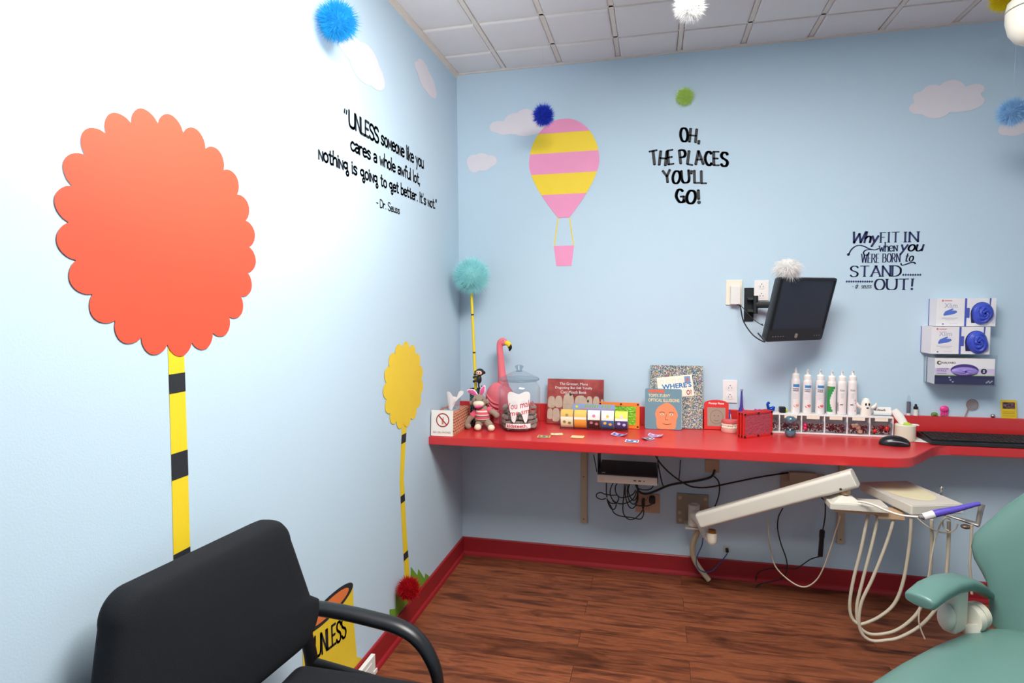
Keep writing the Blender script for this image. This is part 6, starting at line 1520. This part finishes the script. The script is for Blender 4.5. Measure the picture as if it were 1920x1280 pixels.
bm = nb(); q1 = [pc_+Vector((s*.048, r_*.036, 0)) for s, r_ in ((-1, -1), (1, -1), (1, 1), (-1, 1))]; q2 = [pc_+Vector((s*.020, r_*.018, .022)) for s, r_ in ((-1, -1), (1, -1), (1, 1), (-1, 1))]; loft(bm, [q1, q2]); obj('swivel_cover', bm, m_dental, t)
bm = nb(); box(bm, (1.606, -.532, .536), (1.80, -.445, .5595), bev=.003); obj('bracket_housing', bm, m_dental, t)
bm = nb(); box(bm, (1.625, -.522, .524), (1.77, -.455, .536), bev=.002); box(bm, (1.77, -.515, .508), (1.86, -.455, .536), bev=.003); obj('bracket_base', bm, M('tan_enamel', (196, 164, 130), .4), t)
TO = Vector((1.860, -.565, .545)); ex = Vector((.187, .057, 0)).normalized(); ey = Vector((-ex.y, ex.x, 0)); TW, TD, TH = .196, .285, .035
TP = lambda u, v, w_=0: TO+ex*u+ey*v+Vector((0, 0, w_))
bm = nb(); prism(bm, rrect(TW, TD, .006, 3, TW/2, TD/2), lambda u, v, w_: TP(u, v, w_), TH); bmesh.ops.bevel(bm, geom=[e for e in bm.edges if abs(e.verts[0].co.z-e.verts[1].co.z) < 1e-5], offset=.003, segments=2, affect='EDGES'); obj('tray', bm, m_dental, t)
bm = nb(); poly(bm, [TP(TW*.5+.074*math.cos(a), TD*.52+.105*math.sin(a), TH+.0008) for a in [2*PI*i/48 for i in range(48)]]); obj('tray_mat', bm, M('pale_yellow_mat', (222, 214, 178), .7), t, 'pale yellow oval mat', wn=False)
bm = nb(); c = TP(TW*.78, TD*.36, TH); c = TP(TW+.012, TD*.42, TH-.01); tube(bm, [c, c+Vector((0, 0, .030))], .004, n=10); ball(bm, c+Vector((0, 0, .032)), .0065, u=12, v=8); rbox(bm, c-Vector((.006, 0, 0)), (.02, .012, .008)); obj('tray_knob', bm, m_chrome, t, 'chrome knob on a stem')
hA, hB = at(1778, 966, y=-.545), at(1836, 984, y=-.60)
bm = nb(); tube(bm, [TP(TW*.55, .03, -.004), hA, hA+(hB-hA)*.6, hB], [.008, .008, .010, .013], n=12, flat=.6, flat_up=(0, 0, 1)); obj('holder_bar', bm, M('grey_cast_metal', (150, 146, 140), .35, metal=.5), t)
c = at(1811, 987, y=-.59); bm = nb(); ball(bm, c, (.016, .012, .008)); obj('holder_knob', bm, M('brown_metal', (120, 100, 84), .4, metal=.5), t)
p0, p1 = at(1841, 945, y=-.588), at(1833, 985, y=-.60)
bm = nb(); tube(bm, [p0, p0+(p1-p0)*.3, p1], [.0095, .0085, .007], n=12); obj('syringe_holder', bm, M('grey_cast_metal', (150, 146, 140), .35, metal=.5), t)
m_h = m_hose
def hz(pts, y0, y1, r=.0058, nm='hose'):
    n = len(pts); P = [at(px, py, y=y0+(y1-y0)*i/(n-1)) for i, (px, py) in enumerate(pts)]
    P = [Vector((p.x, p.y, max(p.z, r+.001))) for p in P]
    bm = nb(); tube(bm, P, r, n=10); obj(nm, bm, m_h, t, wn=False)
cv = lambda L: [(1540+a*.28125, 860+b*.28125) for a, b in L]
hz(cv([(312, 370), (300, 430), (265, 600), (215, 800), (190, 950), (197, 1040), (228, 1088), (275, 1100), (390, 1050), (490, 960), (550, 800), (590, 550), (600, 400)]), -.49, -.545)
hz(cv([(378, 365), (365, 450), (330, 600), (270, 830), (237, 980), (245, 1090), (280, 1145), (350, 1170), (480, 1150), (590, 1080), (665, 985), (715, 830), (735, 600), (735, 405)]), -.49, -.56)
hz(cv([(482, 365), (470, 450), (420, 600), (340, 800), (270, 950), (250, 1080), (275, 1170), (340, 1212), (430, 1208), (520, 1190), (650, 1120), (740, 1030), (790, 950), (830, 800), (848, 560), (850, 415)]), -.50, -.57)
hz(cv([(800, 415), (760, 530), (735, 650), (715, 770), (700, 850), (680, 940), (655, 1010), (650, 1080), (665, 1140), (690, 1200)]), -.58, -.60, .0026, 'thin_hose')
hz(cv([(1003, 440), (998, 560), (990, 700), (998, 800), (1003, 900)]), -.60, -.58, .0042, 'syringe_hose')
hz(cv([(640, 395), (700, 445), (780, 485), (850, 490), (895, 465), (910, 430)]), -.555, -.60, .0022, 'thin_hose')
hz(cv([(860, 405), (830, 390), (808, 420), (820, 460), (850, 480)]), -.575, -.60, .0026, 'thin_hose')
P = [(1576, 966), (1569, 990), (1558, 1025), (1545, 1062), (1530, 1088), (1508, 1100), (1483, 1090), (1455, 1063), (1445, 1030), (1441, 1000), (1440, 968)]
cable('thin cream cord sagging below the beam near the baseboard', [at(px, py, y=-.46+.40*i/(len(P)-1)) for i, (px, py) in enumerate(P)], .0028, M('cream_cord', (214, 200, 176), .5))
bm = nb(); tube(bm, [W_(1310, 993, -.075), W_(1302, 1010, -.068), W_(1298, 1028, -.06), W_(1302, 1048, -.055), W_(1314, 1068, -.055), W_(1329, 1087, -.055)], .0125, n=14)
solo('wall_pipe', bm, M('beige_flexible_conduit', (186, 170, 140), .5), 'beige flexible pipe bending from the wall plate to the floor', 'pipe', W_(1329, 1087, -.055), wn=False)
# purple intraoral camera across the tray front
K = lambda px, py, y=-.618: at(px, py, y=y)
t = thing('dental_camera', 'purple pen-shaped dental camera lying across the tray front', 'dental instrument', K(1760, 962))
m_vio = M('violet_blue_plastic', (92, 78, 186), .35)
bm = nb(); tube(bm, [K(1748, 964), K(1765, 960), K(1790, 955), K(1812, 949.5), K(1828, 945.5), K(1837, 944)], [.0125, .0125, .0105, .0085, .0072, .0068], n=16); obj('body', bm, m_vio, t)
bm = nb(); tube(bm, [K(1731, 969), K(1751, 963.5)], [.0125, .0135], n=16); obj('sleeve', bm, m_white, t, 'white sleeve')
bm = nb(); tube(bm, [K(1722, 968.5), K(1731, 968.5)], [.0055, .010], n=12); obj('tail', bm, M('grey_plastic', (120, 120, 124), .5), t, 'grey tapered tail')
bm = nb(); tube(bm, [K(1722, 968.5), K(1700, 967, -.60), K(1680, 963, -.592), K(1658, 955, -.575), K(1640, 947, -.56), K(1622, 941.5, -.545), K(1608, 939.5, -.538)], .0036, n=10); obj('cord', bm, M('white_cord', (232, 222, 210), .5), t, 'white cord')

# ================================================================== DENTAL CHAIR
Fv = Vector((-.751, -.661, 0)); Nv = Vector((-.661, .751, 0)); S0 = Vector((1.985, -1.335, 0))
def DC(a, b, z): return S0+Fv*a+Nv*b+Vector((0, 0, z))
t = thing('dental_chair', 'teal upholstered dental chair with armrest at the right of the room', 'dental chair', S0)
def superring(fn, hw, hh, n=40, e=2.6):
    out = []
    for i in range(n):
        a = 2*PI*i/n; c, s = math.cos(a), math.sin(a)
        out.append(fn(hw*math.copysign(abs(c)**(2/e), c), hh*math.copysign(abs(s)**(2/e), s)))
    return out
seat = [(-.082, .150, .020), (-.075, .190, .036), (-.05, .228, .048), (0, .250, .056), (.08, .264, .06), (.2, .270, .06), (.35, .268, .06), (.5, .258, .06), (.62, .25, .058), (.74, .24, .05), (.765, .232, .03)]
bm = nb(); loft(bm, [superring(lambda u, v, a=a: DC(a, u*1.03, .420+v-.012*math.exp(-((u/.16)**2))*(v > 0)), w_, h_, 44, 3.0) for a, w_, h_ in seat]); obj('seat', bm, m_teal, t, sharp=60)
bk = [(.425, .240, .025), (.44, .266, .040), (.49, .278, .048), (.535, .288, .05), (.56, .303, .052), (.59, .322, .052), (.62, .332, .052), (.655, .330, .052), (.69, .310, .052), (.74, .280, .052), (.79, .242, .050), (.84, .205, .048), (.89, .172, .045), (.94, .150, .040), (.97, .130, .028), (.98, .10, .012)]
bm = nb(); rows = []
for z, hw, ht in bk:
    a0 = -.052-.25*(z-.46)-ht
    rows.append(superring(lambda u, v, z=z, a0=a0, hw=hw: DC(a0+v+.055*(abs(u)/.30)**2-.02, u, z), hw, ht, 44, 2.8))
loft(bm, rows); obj('backrest', bm, m_teal, t, sharp=60)
bm = nb(); loft(bm, [superring(lambda u, v, a=a, z=z: DC(a, u, z+v), w_, .045, 32, 3) for a, w_, z in ((.785, .22, .385), (.82, .23, .37), (1.0, .225, .28), (1.2, .21, .17), (1.235, .19, .15))]); obj('leg_rest', bm, m_teal, t, sharp=60)
m_dw = M('dental_white_enamel', (222, 216, 200), .35)
for sgn, nm in ((1, 'a'), (-1, 'b')):
    pad = [(.262, .283, .569, .030, .010), (.252, .283, .570, .036, .017), (.20, .284, .580, .037, .019), (.13, .285, .582, .036, .019), (.06, .284, .572, .033, .018), (.0, .281, .549, .029, .016), (-.045, .277, .520, .024, .013), (-.06, .276, .508, .016, .007)]
    bm = nb(); loft(bm, [superring(lambda u, v, a=a, b=b, z=z: DC(a, sgn*(b+u), z+v), w_, h_, 28, 2.6) for a, b, z, w_, h_ in pad]); ar = obj('armrest', bm, m_teal, t, sharp=60)
    bm = nb(); box(bm, (-.032, -.018, -.11), (.028, .018, .0), bev=.008, seg=3, mat=Matrix.Translation(DC(.095, sgn*.281, .562)) @ Matrix(((Fv.x, Nv.x, 0, 0), (Fv.y, Nv.y, 0, 0), (0, 0, 1, 0), (0, 0, 0, 1)))); ap = obj('armrest_post', bm, m_dental, ar)
    bm = nb(); ball(bm, DC(.132, sgn*.281, .497), (.020, .024, .034)); obj('post_cap', bm, m_dental, ar, 'rounded cream cap')
    for a_, r_ in ((.058, .037), (.026, .034)):
        bm = nb(); tube(bm, [DC(a_, sgn*.270, .478), DC(a_-.022, sgn*.268, .476)], r_, n=28); obj('pivot_ring', bm, m_dw, ar, 'white pivot ring')
    bm = nb(); tube(bm, [DC(.06, sgn*.262, .47), DC(.06, sgn*.225, .38)], .02, n=14); obj('armrest_bracket', bm, m_dental, ar)
bm = nb(); loft(bm, [superring(lambda u, v, z=z, k=k: DC(.22+v*k, u*k, z), .13, .19, 28, 4) for z, k in ((.045, 1), (.18, .9), (.30, .95), (.345, 1.1))]); obj('pedestal', bm, m_dw, t)
bm = nb(); loft(bm, [superring(lambda u, v, z=z, k=k: DC(.26+v*k, u*k, z), .22, .36, 32, 5) for z, k in ((.001, 1), (.032, 1), (.045, .95))]); obj('floor_base', bm, m_dw, t)
bm = nb(); tube(bm, [DC(-.15, 0, .36), DC(-.17, 0, .55), DC(-.20, 0, .70)], .035, n=14); tube(bm, [DC(-.15, 0, .36), DC(.1, 0, .34)], .035, n=14); obj('back_support', bm, m_dw, t)

# dental lamp at the top right
c = at(1947, 0, d=1.75)
t = thing('dental_lamp', 'white rounded dental lamp hanging at the top right corner', 'lamp', (c.x, c.y, H))
zb_ = at(1947, 80, d=1.75).z; r_ = .076; ztop = zb_+.16
m_lamp = M('ivory_lamp_enamel', (232, 228, 214), .4)
bm = nb(); lathe(bm, (c.x, c.y, zb_), [(0, 0), (.03, .003), (.053, .018), (.068, .042), (r_, .075), (r_, .100)], n=40); obj('lamp_body', bm, m_lamp, t)
bm = nb(); lathe(bm, (c.x, c.y, zb_), [(r_-.002, .102), (r_+.001, .104), (r_-.004, .128), (.05, .15), (.02, .158)], n=40); obj('lamp_cap', bm, m_lamp, t)
bm = nb(); tube(bm, [(c.x, c.y, zb_+.15), (c.x, c.y, H-.012)], .014, n=16); lathe(bm, (c.x, c.y, H-.014), [(.06, 0), (.06, .0135)], n=28); obj('ceiling_stem', bm, m_lamp, t)

# ================================================================== BLACK CHAIR BY THE LEFT WALL
m_fab = M('black_woven_fabric', (25, 27, 32), .85, spec=.25, bump=.35, bscale=650, var=.10, vscale=350)
m_arm = M('black_satin_arm', (24, 26, 30), .36, spec=.5)
t = thing('guest_chair', 'black fabric guest chair with curved arms against the left wall', 'chair', (.33, -1.92, 0))
yc = -1.955
rows = []; NT = 26
bm = nb()
for zt_, k in ((.462, 0),):
    pass
def back_half(f): return .282-.085*f       # half width from bottom (0) to top (1)
outl = []
n = 10
zb0, zb1 = .508, .826
cor = [(.06, .05), (.07, .055)]
for i in range(n+1): a = R(-90+90*i/n); outl.append((back_half(0)-.085+.085*math.cos(a), zb0+.085+.085*math.sin(a)))
for i in range(1, 8): f = (.085+(zb1-zb0-.055-.085)*i/8)/(zb1-zb0); outl.append((back_half(f), zb0+f*(zb1-zb0)))
for i in range(n+1): a = R(90*i/n); outl.append((back_half(.83)-.055+.055*math.cos(a), zb1-.055+.055*math.sin(a)))
right = outl; full = [(u, z) for u, z in right] + [(-u, z) for u, z in reversed(right)]
zm = (zb0+zb1)/2
def BK(u, z, d):                                  # d: depth towards the room; the back leans and wraps slightly
    f = (z-zb0)/(zb1-zb0); return Vector((.135-.030*f+d+.06*u*u+.10*u, yc+.03+u, z))
lev = [(-.030, .90), (-.026, .965), (-.014, .995), (0, 1), (.014, .995), (.024, .97), (.031, .92), (.036, .80), (.040, .55), (.042, .25)]
for d, s in lev: rows.append([BK(u*s, zm+(z-zm)*s, d) for u, z in full])
loft(bm, rows); obj('backrest', bm, m_fab, t, sharp=70)
bm = nb(); box(bm, (.125, yc-.295, .372), (.60, yc+.295, .445), bev=.035, seg=5, cuts=0); obj('seat', bm, m_fab, t, sharp=50)
bm = nb(); box(bm, (.14, yc-.25, .352), (.58, yc+.25, .371)); obj('seat_pan', bm, m_black, t)
for s in (1, -1):
    y = yc+s*.355
    bm = nb(); arm = [(.085, .525), (.12, .540), (.20, .540), (.29, .532), (.37, .519), (.42, .490), (.455, .435), (.468, .37), (.472, .25), (.474, .10), (.476, .002)]
    tube(bm, [Vector((x, y, z)) for x, z in arm], [.023]*5+[.022, .020, .018, .017, .016, .016], n=14, flat=.72, flat_up=None); ar = obj('arm_frame', bm, m_arm, t)
    bm = nb(); tube(bm, [Vector((.103, y, .535)), Vector((.108, y, .48)), Vector((.125, y, .38)), Vector((.11, y, .20)), Vector((.075, y, .002))], .0165, n=12); obj('rear_leg', bm, m_arm, t)
    bm = nb(); tube(bm, [Vector((.118, y, .40)), Vector((.40, y, .36)), Vector((.470, y, .34))], .012, n=10); tube(bm, [Vector((.3, y, .372)), Vector((.3, yc+s*.24, .362))], .011, n=10); obj('side_rail', bm, m_arm, t)
    bm = nb(); tube(bm, [Vector((.107, y, .53)), Vector((.100+s*.02, yc+s*.25, .56))], .013, n=10); obj('back_bracket', bm, m_arm, t)
# white raceway box on the left baseboard
t = thing('raceway_box', 'white plastic raceway box on the left baseboard behind the chair', 'electrical box', (.02, -1.26, 0))
bm = nb(); box(bm, (.0205, -1.50, .001), (.036, -1.078, .098), bev=.002); obj('body', bm, m_white, t)
bm = nb(); box(bm, (.0362, -1.35, .018), (.0385, -1.105, .082), bev=.001); box(bm, (.0362, -1.098, .030), (.040, -1.072, .045), bev=.001); obj('cover', bm, m_white, t)
